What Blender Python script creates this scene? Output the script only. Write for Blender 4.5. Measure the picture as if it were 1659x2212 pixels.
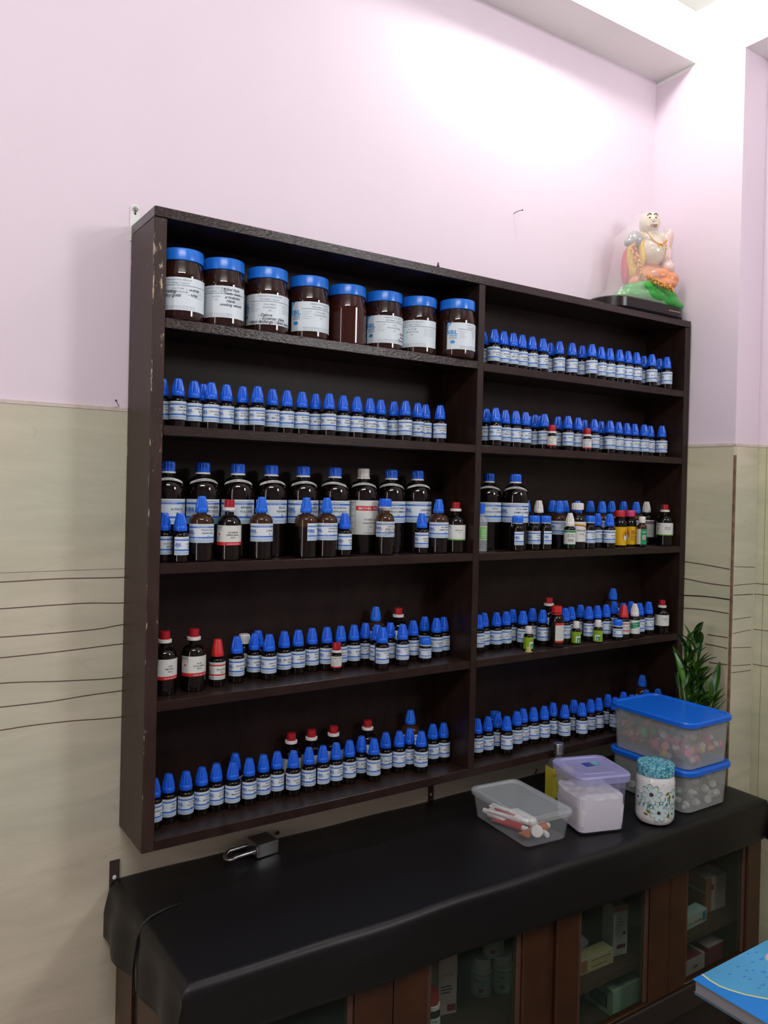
import bpy, math, random
from mathutils import Matrix, Vector
PI = math.pi
for o in list(bpy.data.objects): bpy.data.objects.remove(o)
SC = bpy.context.scene
COL = SC.collection

# ------------------------------------------------------------ camera
CAMPOS = (-0.4654, -1.6414, 0.7028)
cd = bpy.data.cameras.new('camera'); cam = bpy.data.objects.new('camera', cd); COL.objects.link(cam)
cd.sensor_fit = 'VERTICAL'; cd.sensor_height = 36.0; cd.lens = 28.0916
cd.shift_x = 0.0; cd.shift_y = -0.019012
cd.clip_start = 0.02; cd.clip_end = 50
cam.matrix_world = Matrix((
    (0.8315118, -0.0154379, -0.5552925, -0.46541),
    (-0.5550146, 0.0189961, -0.8316237, -1.64140),
    (0.0233869, 0.9997004, 0.0072273, 0.70280),
    (0, 0, 0, 1)))
SC.camera = cam

# ------------------------------------------------------------ light
wd = bpy.data.worlds.new('world'); SC.world = wd; wd.use_nodes = True
wd.node_tree.nodes['Background'].inputs[0].default_value = (0.8, 0.85, 1, 1)
wd.node_tree.nodes['Background'].inputs[1].default_value = 0.0

def light(name, kind, loc, energy, color, size=0.05, size_y=None, aim=None):
    ld = bpy.data.lights.new(name, kind); ld.energy = energy; ld.color = color
    if kind == 'AREA':
        ld.shape = 'RECTANGLE'; ld.size = size; ld.size_y = size_y or size
    else:
        ld.shadow_soft_size = size
    o = bpy.data.objects.new(name, ld); COL.objects.link(o); o.location = loc
    if aim is not None:
        d = Vector(aim) - Vector(loc)
        o.rotation_euler = d.to_track_quat('-Z', 'Y').to_euler()
    return o

light('bulb_light', 'POINT', (1.06, -0.275, 2.115), 7.5, (1.0, 0.97, 0.96), 0.035)
light('window_light', 'AREA', (1.60, -2.05, 1.60), 16.0, (0.96, 0.98, 1.0), 0.65, 0.42, aim=(0.2, -0.6, 1.3))
light('added_fill_light', 'AREA', (-0.5, -1.9, 2.10), 12.5, (0.98, 0.98, 1.0), 1.2, 0.06, aim=(0.1, 0.0, 1.05))  # added overhead fill lamp, an unseen source that lifts labels and upper wall
light('doorway_light', 'AREA', (-2.32, -1.45, 1.0), 8.0, (1.0, 0.88, 0.80), 0.09, 1.7, aim=(0.5, -0.6, 1.0))

SC.view_settings.view_transform = 'Standard'
SC.view_settings.look = 'None'
SC.view_settings.exposure = 0.68
SC.view_settings.gamma = 1.0
SC.view_settings.use_curve_mapping = False
SC.cycles.use_denoising = True
SC.cycles.max_bounces = 8
SC.cycles.transparent_max_bounces = 24
SC.cycles.sample_clamp_indirect = 4.0
SC.cycles.caustics_reflective = False
SC.cycles.caustics_refractive = False

# ------------------------------------------------------------ materials
def new_mat(name):
    m = bpy.data.materials.new(name); m.use_nodes = True
    nt = m.node_tree; b = nt.nodes['Principled BSDF']
    return m, nt, b
def S(b, k, v):
    if k in b.inputs: b.inputs[k].default_value = v
def mat(name, col, rough=0.5, metal=0.0, coat=0.0, spec=0.5, trans=0.0, bump=0.0, bscale=300, var=0.0, vscale=30, ior=1.45, alpha=1.0, sss=0):
    m, nt, b = new_mat(name)
    S(b, 'Base Color', (*col, 1)); S(b, 'Roughness', rough); S(b, 'Metallic', metal); S(b, 'Coat Weight', coat)
    S(b, 'Specular IOR Level', spec); S(b, 'Transmission Weight', trans); S(b, 'IOR', ior); S(b, 'Alpha', alpha)
    if bump or var:
        tc = nt.nodes.new('ShaderNodeTexCoord')
    if bump:
        n = nt.nodes.new('ShaderNodeTexNoise'); n.inputs['Scale'].default_value = bscale; n.inputs['Detail'].default_value = 4
        nt.links.new(tc.outputs['Object'], n.inputs['Vector'])
        bp = nt.nodes.new('ShaderNodeBump'); bp.inputs['Strength'].default_value = bump; bp.inputs['Distance'].default_value = 0.001
        nt.links.new(n.outputs['Fac'], bp.inputs['Height']); nt.links.new(bp.outputs['Normal'], b.inputs['Normal'])
    if var:
        n = nt.nodes.new('ShaderNodeTexNoise'); n.inputs['Scale'].default_value = vscale; n.inputs['Detail'].default_value = 6
        nt.links.new(tc.outputs['Object'], n.inputs['Vector'])
        r = nt.nodes.new('ShaderNodeValToRGB')
        r.color_ramp.elements[0].position = .3; r.color_ramp.elements[1].position = .7
        r.color_ramp.elements[0].color = (*[c*(1-var) for c in col], 1); r.color_ramp.elements[1].color = (*[min(1, c*(1+var)) for c in col], 1)
        nt.links.new(n.outputs['Fac'], r.inputs['Fac']); nt.links.new(r.outputs['Color'], b.inputs['Base Color'])
    return m
def thin_mat(name, col, opac, rough=0.15, bump=0, bscale=200, tint=(1, 1, 1)):
    """thin see-through plastic or pane: transparent mixed with a glossy coloured film"""
    m, nt, b = new_mat(name)
    S(b, 'Base Color', (*col, 1)); S(b, 'Roughness', rough)
    out = nt.nodes['Material Output']
    t = nt.nodes.new('ShaderNodeBsdfTransparent'); mx = nt.nodes.new('ShaderNodeMixShader')
    mx.inputs[0].default_value = opac; t.inputs[0].default_value = (*tint, 1)
    nt.links.new(t.outputs[0], mx.inputs[1]); nt.links.new(b.outputs[0], mx.inputs[2]); nt.links.new(mx.outputs[0], out.inputs['Surface'])
    if bump:
        tc = nt.nodes.new('ShaderNodeTexCoord'); n = nt.nodes.new('ShaderNodeTexNoise'); n.inputs['Scale'].default_value = bscale
        nt.links.new(tc.outputs['Object'], n.inputs['Vector'])
        bp = nt.nodes.new('ShaderNodeBump'); bp.inputs['Strength'].default_value = bump; bp.inputs['Distance'].default_value = 0.002
        nt.links.new(n.outputs['Fac'], bp.inputs['Height']); nt.links.new(bp.outputs['Normal'], b.inputs['Normal'])
    return m

def painted_wood(name, lo, hi, chip, thr=0.66, rough=0.4, edge=False, spec=.28, bstr=.3):
    m, nt, b = new_mat(name); N = nt.nodes; L = nt.links
    tc = N.new('ShaderNodeTexCoord')
    mp = N.new('ShaderNodeMapping'); mp.inputs['Scale'].default_value = (3, 3, 1.2); L.new(tc.outputs['Object'], mp.inputs['Vector'])
    n = N.new('ShaderNodeTexNoise'); n.inputs['Scale'].default_value = 9; n.inputs['Detail'].default_value = 8; n.inputs['Distortion'].default_value = .6
    L.new(mp.outputs[0], n.inputs['Vector'])
    r = N.new('ShaderNodeValToRGB'); r.color_ramp.elements[0].position = .3; r.color_ramp.elements[1].position = .7
    r.color_ramp.elements[0].color = (*lo, 1); r.color_ramp.elements[1].color = (*hi, 1); L.new(n.outputs['Fac'], r.inputs[0])
    c = N.new('ShaderNodeTexNoise'); c.inputs['Scale'].default_value = 26; c.inputs['Detail'].default_value = 10; c.inputs['Roughness'].default_value = .72
    mp2 = N.new('ShaderNodeMapping'); mp2.inputs['Scale'].default_value = (3, 3, .8) if edge else (1, 3, 3)
    L.new(tc.outputs['Object'], mp2.inputs['Vector']); L.new(mp2.outputs[0], c.inputs['Vector'])
    src = c.outputs['Fac']
    if edge:   # bare wood shows along the two long worn edges of the side panel and its upper third
        sx = N.new('ShaderNodeSeparateXYZ'); L.new(tc.outputs['Object'], sx.inputs[0])
        a = N.new('ShaderNodeMath'); a.operation = 'ADD'; a.inputs[1].default_value = .0745; L.new(sx.outputs['Y'], a.inputs[0])
        ab = N.new('ShaderNodeMath'); ab.operation = 'ABSOLUTE'; L.new(a.outputs[0], ab.inputs[0])
        pw = N.new('ShaderNodeMapRange'); pw.inputs['From Min'].default_value = .066; pw.inputs['From Max'].default_value = .0745
        pw.inputs['To Min'].default_value = 0; pw.inputs['To Max'].default_value = .125; L.new(ab.outputs[0], pw.inputs['Value'])
        hz = N.new('ShaderNodeMapRange'); hz.inputs['From Min'].default_value = .3; hz.inputs['From Max'].default_value = .9
        hz.inputs['To Min'].default_value = -.05; hz.inputs['To Max'].default_value = .03; L.new(sx.outputs['Z'], hz.inputs['Value'])
        s1 = N.new('ShaderNodeMath'); s1.operation = 'ADD'; L.new(pw.outputs[0], s1.inputs[0]); L.new(hz.outputs[0], s1.inputs[1])
        xm = N.new('ShaderNodeMapRange'); xm.inputs['From Min'].default_value = .0012; xm.inputs['From Max'].default_value = .0030
        xm.inputs['To Min'].default_value = 0; xm.inputs['To Max'].default_value = -.10; L.new(sx.outputs['X'], xm.inputs['Value'])
        s3 = N.new('ShaderNodeMath'); s3.operation = 'ADD'; L.new(s1.outputs[0], s3.inputs[0]); L.new(xm.outputs[0], s3.inputs[1])
        s2 = N.new('ShaderNodeMath'); s2.operation = 'ADD'; L.new(s3.outputs[0], s2.inputs[0]); L.new(c.outputs['Fac'], s2.inputs[1]); src = s2.outputs[0]
    st = N.new('ShaderNodeMapRange'); st.inputs['From Min'].default_value = thr; st.inputs['From Max'].default_value = thr+.03; L.new(src, st.inputs['Value'])
    mx = N.new('ShaderNodeMix'); mx.data_type = 'RGBA'; L.new(st.outputs[0], mx.inputs[0]); L.new(r.outputs[0], mx.inputs[6]); mx.inputs[7].default_value = (*chip, 1)
    L.new(mx.outputs[2], b.inputs['Base Color']); S(b, 'Roughness', rough); S(b, 'Specular IOR Level', spec)
    bn = N.new('ShaderNodeTexNoise'); bn.inputs['Scale'].default_value = 120; bn.inputs['Detail'].default_value = 5; L.new(mp2.outputs[0], bn.inputs['Vector'])
    bp = N.new('ShaderNodeBump'); bp.inputs['Strength'].default_value = bstr; bp.inputs['Distance'].default_value = .0012
    L.new(bn.outputs['Fac'], bp.inputs['Height']); L.new(bp.outputs[0], b.inputs['Normal'])
    return m

def marble(name, cols, rot=-16, axis='X', rough=.22):
    m, nt, b = new_mat(name); N = nt.nodes; L = nt.links
    tc = N.new('ShaderNodeTexCoord'); mp = N.new('ShaderNodeMapping')
    if axis == 'X': mp.inputs['Rotation'].default_value = (0, math.radians(rot), 0)
    else: mp.inputs['Rotation'].default_value = (math.radians(rot), 0, 0)
    mp.inputs['Scale'].default_value = (1, 1, 6)
    L.new(tc.outputs['Object'], mp.inputs['Vector'])
    n = N.new('ShaderNodeTexNoise'); n.inputs['Scale'].default_value = 3.2; n.inputs['Detail'].default_value = 9; n.inputs['Roughness'].default_value = .62; n.inputs['Distortion'].default_value = .5
    L.new(mp.outputs[0], n.inputs['Vector'])
    r = N.new('ShaderNodeValToRGB'); e = r.color_ramp.elements
    e[0].position = .28; e[0].color = (*cols[0], 1); e[1].position = .72; e[1].color = (*cols[2], 1)
    k = e.new(.5); k.color = (*cols[1], 1)
    L.new(n.outputs['Fac'], r.inputs[0])
    n2 = N.new('ShaderNodeTexNoise'); n2.inputs['Scale'].default_value = 2.1; n2.inputs['Detail'].default_value = 3; L.new(tc.outputs['Object'], n2.inputs['Vector'])
    mx = N.new('ShaderNodeMix'); mx.data_type = 'RGBA'; mx.blend_type = 'MULTIPLY'; mx.inputs[0].default_value = .5
    r2 = N.new('ShaderNodeValToRGB'); r2.color_ramp.elements[0].color = (.78, .9, .8, 1); r2.color_ramp.elements[1].color = (1, .93, .82, 1)
    r2.color_ramp.elements[0].position = .35; r2.color_ramp.elements[1].position = .65
    L.new(n2.outputs['Fac'], r2.inputs[0]); L.new(r.outputs[0], mx.inputs[6]); L.new(r2.outputs[0], mx.inputs[7])
    # fine slanting veins
    w = N.new('ShaderNodeTexNoise'); w.inputs['Scale'].default_value = 2.0; w.inputs['Detail'].default_value = 2; w.inputs['Distortion'].default_value = .35
    L.new(mp.outputs[0], w.inputs['Vector'])
    v1 = N.new('ShaderNodeMath'); v1.operation = 'SUBTRACT'; v1.inputs[1].default_value = .5; L.new(w.outputs['Fac'], v1.inputs[0])
    v2 = N.new('ShaderNodeMath'); v2.operation = 'ABSOLUTE'; L.new(v1.outputs[0], v2.inputs[0])
    v3 = N.new('ShaderNodeMapRange'); v3.inputs['From Min'].default_value = 0; v3.inputs['From Max'].default_value = .004; v3.inputs['To Min'].default_value = .12; v3.inputs['To Max'].default_value = 0
    L.new(v2.outputs[0], v3.inputs['Value'])
    m3 = N.new('ShaderNodeMix'); m3.data_type = 'RGBA'; L.new(v3.outputs[0], m3.inputs[0]); L.new(mx.outputs[2], m3.inputs[6]); m3.inputs[7].default_value = (.20, .14, .09, 1)
    L.new(m3.outputs[2], b.inputs['Base Color']); S(b, 'Roughness', rough); S(b, 'Specular IOR Level', .35)
    return m

M = {}
M['pink'] = mat('pink_wall_paint', (.77, .665, .735), .6, var=.012, vscale=5, bump=.12, bscale=60)
M['white_paint'] = mat('white_wall_paint', (.80, .80, .77), .7, var=.015, vscale=6)
M['tile'] = marble('beige_marble_tile', [(.55, .53, .43), (.63, .59, .48), (.71, .66, .55)])
M['tile_side'] = marble('beige_marble_tile_side', [(.52, .53, .38), (.62, .59, .43), (.70, .66, .50)], axis='Y')
M['inlay'] = mat('brown_inlay_line', (.10, .055, .035), .5)
M['gap'] = mat('brown_corner_gap', (.20, .12, .075), .8, var=.4, vscale=50)
M['joint'] = mat('grey_tile_joint', (.22, .21, .16), .7)
M['caulk'] = mat('pale_wall_filler', (.62, .54, .48), .8, var=.1, vscale=60)
M['floor'] = mat('grey_floor_tile', (.30, .28, .25), .35, var=.1, vscale=6)
M['wood'] = painted_wood('dark_brown_enamel', (.015, .0072, .0052), (.027, .0142, .0108), (.30, .22, .16), .715, .33)
M['wood_gloss'] = painted_wood('dark_brown_enamel_glossy', (.015, .0072, .0052), (.027, .0142, .0108), (.30, .22, .16), .70, .14, spec=.5, bstr=1.0)
M['wood_back_shaded'] = painted_wood('shade_darkened_backing', (.013, .0065, .005), (.022, .0115, .009), (.30, .22, .16), .80, .45, spec=.2, bstr=.12)  # same brown as the shelf; shade inside the bays is put into its colour
M['wood_side'] = painted_wood('dark_brown_enamel_worn', (.030, .0155, .0115), (.044, .0250, .0190), (.42, .33, .25), .66, .42, edge=True)
M['amber'] = mat('amber_glass', (.0045, .0026, .002), .025, spec=.5)
M['amber_clear'] = mat('brown_amber_glass', (.045, .020, .008), .025, spec=.5)
M['jar_glass'] = mat('dark_red_brown_plastic', (.024, .008, .0055), .04)
M['jar_glass_red'] = mat('red_brown_plastic', (.040, .009, .006), .04)
M['blue'] = mat('royal_blue_plastic', (.012, .125, .75), .28)
M['blue_jar'] = mat('bright_blue_plastic', (.012, .16, .66), .25)
M['blue_light'] = mat('mid_blue_plastic', (.012, .145, .74), .28)
M['white_pl'] = mat('white_plastic', (.72, .72, .68), .35)
M['red_pl'] = mat('dark_red_plastic', (.36, .010, .018), .3)
M['red_bright'] = mat('bright_red_plastic', (.55, .02, .02), .35)
M['pink_pl'] = mat('pink_plastic', (.65, .05, .16), .35)
M['paper'] = mat('label_paper', (.66, .74, .78), .45)
M['paper_warm'] = mat('label_paper_warm', (.66, .68, .64), .45)
M['paper_blue'] = mat('label_tint_blue', (.50, .64, .80), .45)
M['band'] = mat('label_blue_band', (.035, .15, .58), .4)
M['band_lt'] = mat('label_light_blue', (.03, .28, .66), .4)
M['red_ink'] = mat('label_red', (.55, .02, .02), .4)
M['maroon_ink'] = mat('label_maroon', (.22, .02, .05), .4)
M['green_ink'] = mat('label_green', (.12, .42, .04), .4)
M['dkgreen_ink'] = mat('label_dark_green', (.01, .25, .10), .4)
M['ink'] = mat('black_print', (.02, .022, .03), .5)
M['grey_ink'] = mat('grey_print', (.28, .33, .38), .5)
M['ltink'] = mat('white_print', (.75, .80, .85), .5)
M['yellow_lab'] = mat('label_yellow', (.72, .42, .005), .4)
M['lime_lab'] = mat('label_lime', (.22, .38, .01), .3)
M['cyan_lab'] = mat('label_cyan', (.10, .42, .55), .4)
M['steel'] = mat('brushed_steel', (.48, .50, .50), .3, metal=1)
M['steel_dk'] = mat('tarnished_steel', (.13, .12, .11), .45, metal=.8, bump=.3, bscale=400)
M['rust'] = mat('rusty_iron', (.05, .035, .03), .6)
M['cloth'] = mat('black_vinyl', (.0055, .0052, .0054), .42, spec=.4, bump=.25, bscale=45)
M['teak'] = mat('brown_teak_varnish', (.045, .016, .005), .38, var=.25, vscale=14)
M['dark_board'] = mat('dark_board', (.025, .017, .015), .4)
M['cab_in'] = mat('brown_laminate', (.075, .04, .025), .5)
M['glass'] = thin_mat('display_glass', (.07, .10, .08), .12, .05, tint=(.86, .90, .87))
M['clear_pl'] = thin_mat('clear_plastic', (.66, .72, .75), .09, .18)
M['clear_rim'] = thin_mat('clear_plastic_rim', (.74, .80, .83), .30, .2)
M['lilac_pl'] = thin_mat('lilac_plastic', (.50, .49, .78), .10, .2)
M['lilac_lid'] = thin_mat('lilac_lid_plastic', (.42, .42, .76), .62, .25)
M['frost'] = thin_mat('frosted_plastic', (.60, .64, .62), .27, .3)
M['wrap'] = thin_mat('crinkled_cellophane', (.88, .86, .86), .20, .08, bump=.8, bscale=60)
M['lid_blue'] = mat('blue_lid_plastic', (.008, .14, .72), .3)
M['granule'] = mat('white_sugar_granules', (.86, .84, .84), .6)
M['ceramic'] = mat('glazed_white_ceramic', (.74, .75, .74), .15, coat=.3)
M['cotton'] = mat('white_cotton', (.78, .78, .76), .8)

# ------------------------------------------------------------ mesh builder
GLYPH = {}
def prepare_glyphs():
    chars = "ABCDEFGHIJKLMNOPQRSTUVWXYZabcdefghijklmnopqrstuvwxyz0123456789.,-/&:+"
    objs = []
    for ch in chars:
        cu = bpy.data.curves.new('glyph', 'FONT'); cu.body = ch; cu.size = 1.0; cu.resolution_u = 2; cu.fill_mode = 'BOTH'; cu.offset = .004
        o = bpy.data.objects.new('glyph', cu); COL.objects.link(o); objs.append((ch, o))
    dg = bpy.context.evaluated_depsgraph_get()
    for ch, o in objs:
        me = bpy.data.meshes.new_from_object(o.evaluated_get(dg))
        vs = [(v.co.x, v.co.y) for v in me.vertices]; fs = [tuple(p.vertices) for p in me.polygons]
        x0 = min(v[0] for v in vs); x1 = max(v[0] for v in vs)
        GLYPH[ch] = ([(a-x0, b) for a, b in vs], fs, x1-x0)
        bpy.data.meshes.remove(me)
    for ch, o in objs:
        cu = o.data; bpy.data.objects.remove(o); bpy.data.curves.remove(cu)
prepare_glyphs()

class MB:
    def __init__(s): s.v = []; s.f = []; s.m = []; s.mats = []
    def mi(s, m):
        m = M[m] if isinstance(m, str) else m
        if m not in s.mats: s.mats.append(m)
        return s.mats.index(m)
    def add(s, vs, fs, m):
        o = len(s.v); k = s.mi(m); s.v += [tuple(v) for v in vs]
        for f in fs: s.f.append(tuple(i+o for i in f)); s.m.append(k)
        return s
    def box(s, lo, hi, m, fn=None):
        x0, y0, z0 = lo; x1, y1, z1 = hi
        vs = [(x0,y0,z0),(x1,y0,z0),(x1,y1,z0),(x0,y1,z0),(x0,y0,z1),(x1,y0,z1),(x1,y1,z1),(x0,y1,z1)]
        if fn: vs = [fn(*v) for v in vs]
        return s.add(vs, [(0,3,2,1),(4,5,6,7),(0,1,5,4),(1,2,6,5),(2,3,7,6),(3,0,4,7)], m)
    def lathe(s, prof, m, n=28, flute=0, nf=12, c=(0,0,0), cap0=True, cap1=True, fr=None):
        rows = []; base = len(s.v); k = s.mi(m)
        for j, (r, z) in enumerate(prof):
            for i in range(n):
                a = 2*PI*i/n; rr = r
                if flute and (fr is None or fr[0] <= j <= fr[1]): rr = r*(1 - flute*(0.5+0.5*math.cos(nf*a)))
                s.v.append((c[0]+rr*math.sin(a), c[1]-rr*math.cos(a), c[2]+z))
        for j in range(len(prof)-1):
            for i in range(n):
                a = base+j*n+i; b = base+j*n+(i+1) % n
                s.f.append((a, b, b+n, a+n)); s.m.append(k)
        if cap0: s.f.append(tuple(base+i for i in range(n))[::-1]); s.m.append(k)
        if cap1: s.f.append(tuple(base+(len(prof)-1)*n+i for i in range(n))); s.m.append(k)
        return s
    def rloft(s, levels, m, c=(0,0,0), rot=0, n=5, cap0=True, cap1=True, tilt=None):
        """rounded-rectangle loft: levels (z, half x, half y, corner radius)"""
        base = len(s.v); k = s.mi(m); cr, sr = math.cos(rot), math.sin(rot); cnt = 4*(n+1)
        for z, hx, hy, r in levels:
            r = min(r, hx-1e-5, hy-1e-5)
            for q in range(4):
                cx = (hx-r)*(1 if q in (0, 3) else -1); cy = (hy-r)*(1 if q in (0, 1) else -1)
                for i in range(n+1):
                    a = q*PI/2 + (PI/2)*i/n
                    x = cx+r*math.cos(a); y = cy+r*math.sin(a)
                    p = (x*cr-y*sr, x*sr+y*cr, z)
                    if tilt: p = tuple(tilt @ Vector(p))
                    s.v.append((c[0]+p[0], c[1]+p[1], c[2]+p[2]))
        for j in range(len(levels)-1):
            for i in range(cnt):
                a = base+j*cnt+i; b = base+j*cnt+(i+1) % cnt
                s.f.append((a, b, b+cnt, a+cnt)); s.m.append(k)
        if cap0: s.f.append(tuple(base+i for i in range(cnt))[::-1]); s.m.append(k)
        if cap1: s.f.append(tuple(base+(len(levels)-1)*cnt+i for i in range(cnt))); s.m.append(k)
        return s
    def tube(s, pts, r, m, n=8, caps=True):
        base = len(s.v); k = s.mi(m); P = [Vector(p) for p in pts]; up = Vector((0.02, 0.03, 1))
        rs = r if isinstance(r, (list, tuple)) else [r]*len(P)
        for j, p in enumerate(P):
            d = (P[min(j+1, len(P)-1)]-P[max(j-1, 0)]).normalized()
            a = d.cross(up); 
            if a.length < 1e-4: a = d.cross(Vector((1, 0, 0)))
            a.normalize(); b = a.cross(d)
            for i in range(n):
                t = 2*PI*i/n; q = p+a*(rs[j]*math.cos(t))+b*(rs[j]*math.sin(t)); s.v.append(tuple(q))
        for j in range(len(P)-1):
            for i in range(n):
                a = base+j*n+i; b = base+j*n+(i+1) % n
                s.f.append((a, a+n, b+n, b)); s.m.append(k)
        if caps:
            s.f.append(tuple(base+i for i in range(n))); s.m.append(k)
            s.f.append(tuple(base+(len(P)-1)*n+i for i in range(n))[::-1]); s.m.append(k)
        return s
    def ball(s, c, r, m, nu=14, nv=9, rot=None, fn=None):
        r = (r, r, r) if not isinstance(r, (tuple, list)) else r
        base = len(s.v); k = s.mi(m)
        def P(u, v):
            p = Vector((r[0]*math.sin(v)*math.cos(u), r[1]*math.sin(v)*math.sin(u), r[2]*math.cos(v)))
            if fn: p = Vector(fn(p))
            if rot: p = rot @ p
            return (p.x+c[0], p.y+c[1], p.z+c[2])
        s.v.append(P(0, 0)); 
        for j in range(1, nv):
            for i in range(nu): s.v.append(P(2*PI*i/nu, PI*j/nv))
        s.v.append(P(0, PI)); e = len(s.v)-1
        for i in range(nu):
            s.f.append((base, base+1+i, base+1+(i+1) % nu)); s.m.append(k)
            for j in range(nv-2):
                a = base+1+j*nu; s.f.append((a+i, a+nu+i, a+nu+(i+1) % nu, a+(i+1) % nu)); s.m.append(k)
            a = base+1+(nv-2)*nu; s.f.append((a+i, e, a+(i+1) % nu)); s.m.append(k)
        return s
    def text(s, txt, size, fn, m, align='C', sp=0.1, shear=0.0, sx=1.0):
        w = 0
        for ch in txt: w += (.35 if ch == ' ' else GLYPH[ch][2]+sp) if (ch == ' ' or ch in GLYPH) else 0
        x = {'C': -w/2, 'L': 0, 'R': -w}[align]
        for ch in txt:
            if ch == ' ': x += .35; continue
            if ch not in GLYPH: continue
            vs, fs, gw = GLYPH[ch]
            s.add([fn((x+a+b*shear)*size*sx, b*size) for a, b in vs], fs, m); x += gw+sp
        return s

def obj(name, mb, parent=None, smooth=True, angle=35, loc=None, rz=None):
    me = bpy.data.meshes.new(name); me.from_pydata(mb.v, [], mb.f)
    for m in mb.mats: me.materials.append(m)
    me.polygons.foreach_set('material_index', mb.m)
    if smooth:
        me.shade_smooth(); me.set_sharp_from_angle(angle=math.radians(angle))
    me.update()
    o = bpy.data.objects.new(name, me); COL.objects.link(o)
    if parent: o.parent = parent
    if loc: o.location = loc
    if rz: o.rotation_euler[2] = rz
    return o
def tag(o, label, cat, group=None, kind=None):
    if label: o['label'] = label
    if cat: o['category'] = cat
    if group: o['group'] = group
    if kind: o['kind'] = kind
    return o
def thing(name, label, cat, loc=(0,0,0), rz=0, group=None):
    o = bpy.data.objects.new(name, None); o.empty_display_size = .02; COL.objects.link(o); o.location = loc; o.rotation_euler[2] = rz
    return tag(o, label, cat, group)
def struct(name, mb, smooth=False):
    o = obj(name, mb, smooth=smooth); o['kind'] = 'structure'; return o

# ------------------------------------------------------------ room
XW, ZT, ZB, ZC, YE, XR = 1.63, 0.846, 1.999, 2.155, -0.30, 1.745
FL, XL, YB, YR2 = -0.90, -2.4, -3.7, -1.5
BACK= [[(-0.2305,0.5247),(-0.1199,0.5247),(0.0001,0.5242)],[(-0.2301,0.5074),(-0.1196,0.509),(0.0025,0.5065)],[(-0.2292,0.4572),(-0.1186,0.4584),(-0.0656,0.4581),(0.0025,0.4545)],[(-0.2283,0.4039),(-0.1176,0.4037),(-0.0452,0.4054),(0.0025,0.4103)],[(-0.2276,0.3651),(-0.1169,0.3669),(0.0033,0.3713)],[(-0.2267,0.3169),(-0.1157,0.3084),(0.0023,0.3025)],[(-0.2259,0.272),(-0.1372,0.2712),(-0.0716,0.2741),(0.0016,0.2755)],[(-0.2251,0.2283),(-0.1725,0.2295),(-0.0992,0.2277),(0.0011,0.2221)]]
SIDE= [[(-0.1421,0.4989),(-0.2084,0.4962),(-0.2957,0.4903)],[(-0.1436,0.4481),(-0.2232,0.4427),(-0.2971,0.4424)],[(-0.1438,0.3964),(-0.2374,0.4036),(-0.2982,0.4041)],[(-0.1434,0.3969),(-0.2181,0.403),(-0.2967,0.4034)],[(-0.1445,0.3586),(-0.2193,0.3637),(-0.2968,0.3637)],[(-0.2302,0.2926),(-0.2946,0.2947)],[(-0.2222,0.2646),(-0.2944,0.2639)],[(-0.237,0.2123),(-0.2958,0.2171)]]
RET= [[(1.6365,0.4982),(1.7376,0.4929)],[(1.6351,0.4443),(1.7378,0.4451)],[(1.6363,0.4169),(1.7332,0.4139)],[(1.6356,0.4169),(1.7216,0.414)],[(1.6371,0.3468),(1.7246,0.3482)],[(1.6373,0.3065),(1.7263,0.3109)],[(1.6375,0.2662),(1.7287,0.2591)],[(1.6382,0.2142),(1.7311,0.2084)],[(1.6375,0.1942),(1.7319,0.1916)]]
BAND= [(0.881,-0.7411),(0.8766,-0.7598),(0.8763,-0.7805),(0.8821,-0.7969),(0.8936,-0.8191),(0.9089,-0.8385),(0.9172,-0.8485)]
DROPS= [(0.9625,-0.7617),(1.0005,-0.768),(0.9646,-0.7778),(0.9768,-0.7835),(0.9895,-0.7949),(0.9265,-0.7672),(0.9429,-0.7863),(0.9446,-0.7963),(1.0197,-0.7467),(1.0258,-0.7701),(0.9789,-0.8102),(1.0383,-0.7522),(0.9342,-0.8213),(0.9891,-0.8002),(0.9497,-0.8187)]


def strip_line(mb, pts, w, mk, m):
    """thin inlay following pts given as (a, z); mk maps (a, z) into the room"""
    vs = []; fs = []
    # smooth resample
    P = []
    n = len(pts)
    sl = [(pts[min(i+1, n-1)][1]-pts[max(i-1, 0)][1])/(pts[min(i+1, n-1)][0]-pts[max(i-1, 0)][0]) for i in range(n)]
    for i in range(n-1):
        (a0, z0), (a1, z1) = pts[i], pts[i+1]; h = a1-a0
        for k in range(8):
            t = k/8.0; t2 = t*t; t3 = t2*t
            P.append((a0+h*t, (2*t3-3*t2+1)*z0+(t3-2*t2+t)*h*sl[i]+(-2*t3+3*t2)*z1+(t3-t2)*h*sl[i+1]))
    P.append(tuple(pts[-1]))
    for a, z in P: vs += [mk(a, z-w/2), mk(a, z+w/2)]
    for i in range(len(P)-1): fs.append((2*i, 2*i+2, 2*i+3, 2*i+1))
    mb.add(vs, fs, m)

wb = MB()
wb.box((XL, 0.004, ZT), (XW+.002, 0.10, ZC), 'pink')
wb.box((XL, 0.0, FL), (XW+.002, 0.10, ZT), 'tile')
wb.box((XL, -0.0012, ZT-.003), (-0.001, .004, ZT+.004), 'caulk')
for i, l in enumerate(BACK):
    e0 = l[0]; e1 = l[-1]; pts = [(-.9, e0[1]+(.004 if i else 0)), (-.5, e0[1]-.003*(i % 3-1))]+list(l)
    if i: pts += [(.5, e1[1]+.01), (1.2, e1[1]-.008), (1.6, e1[1])]
    strip_line(wb, pts, .0018 if i else .0008, lambda a, z: (a, -.0006, z), 'inlay' if i else 'joint')
for (x, z) in ((.02, -.02), (1.2, -.045)): pass
struct('wall_back', wb)

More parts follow.
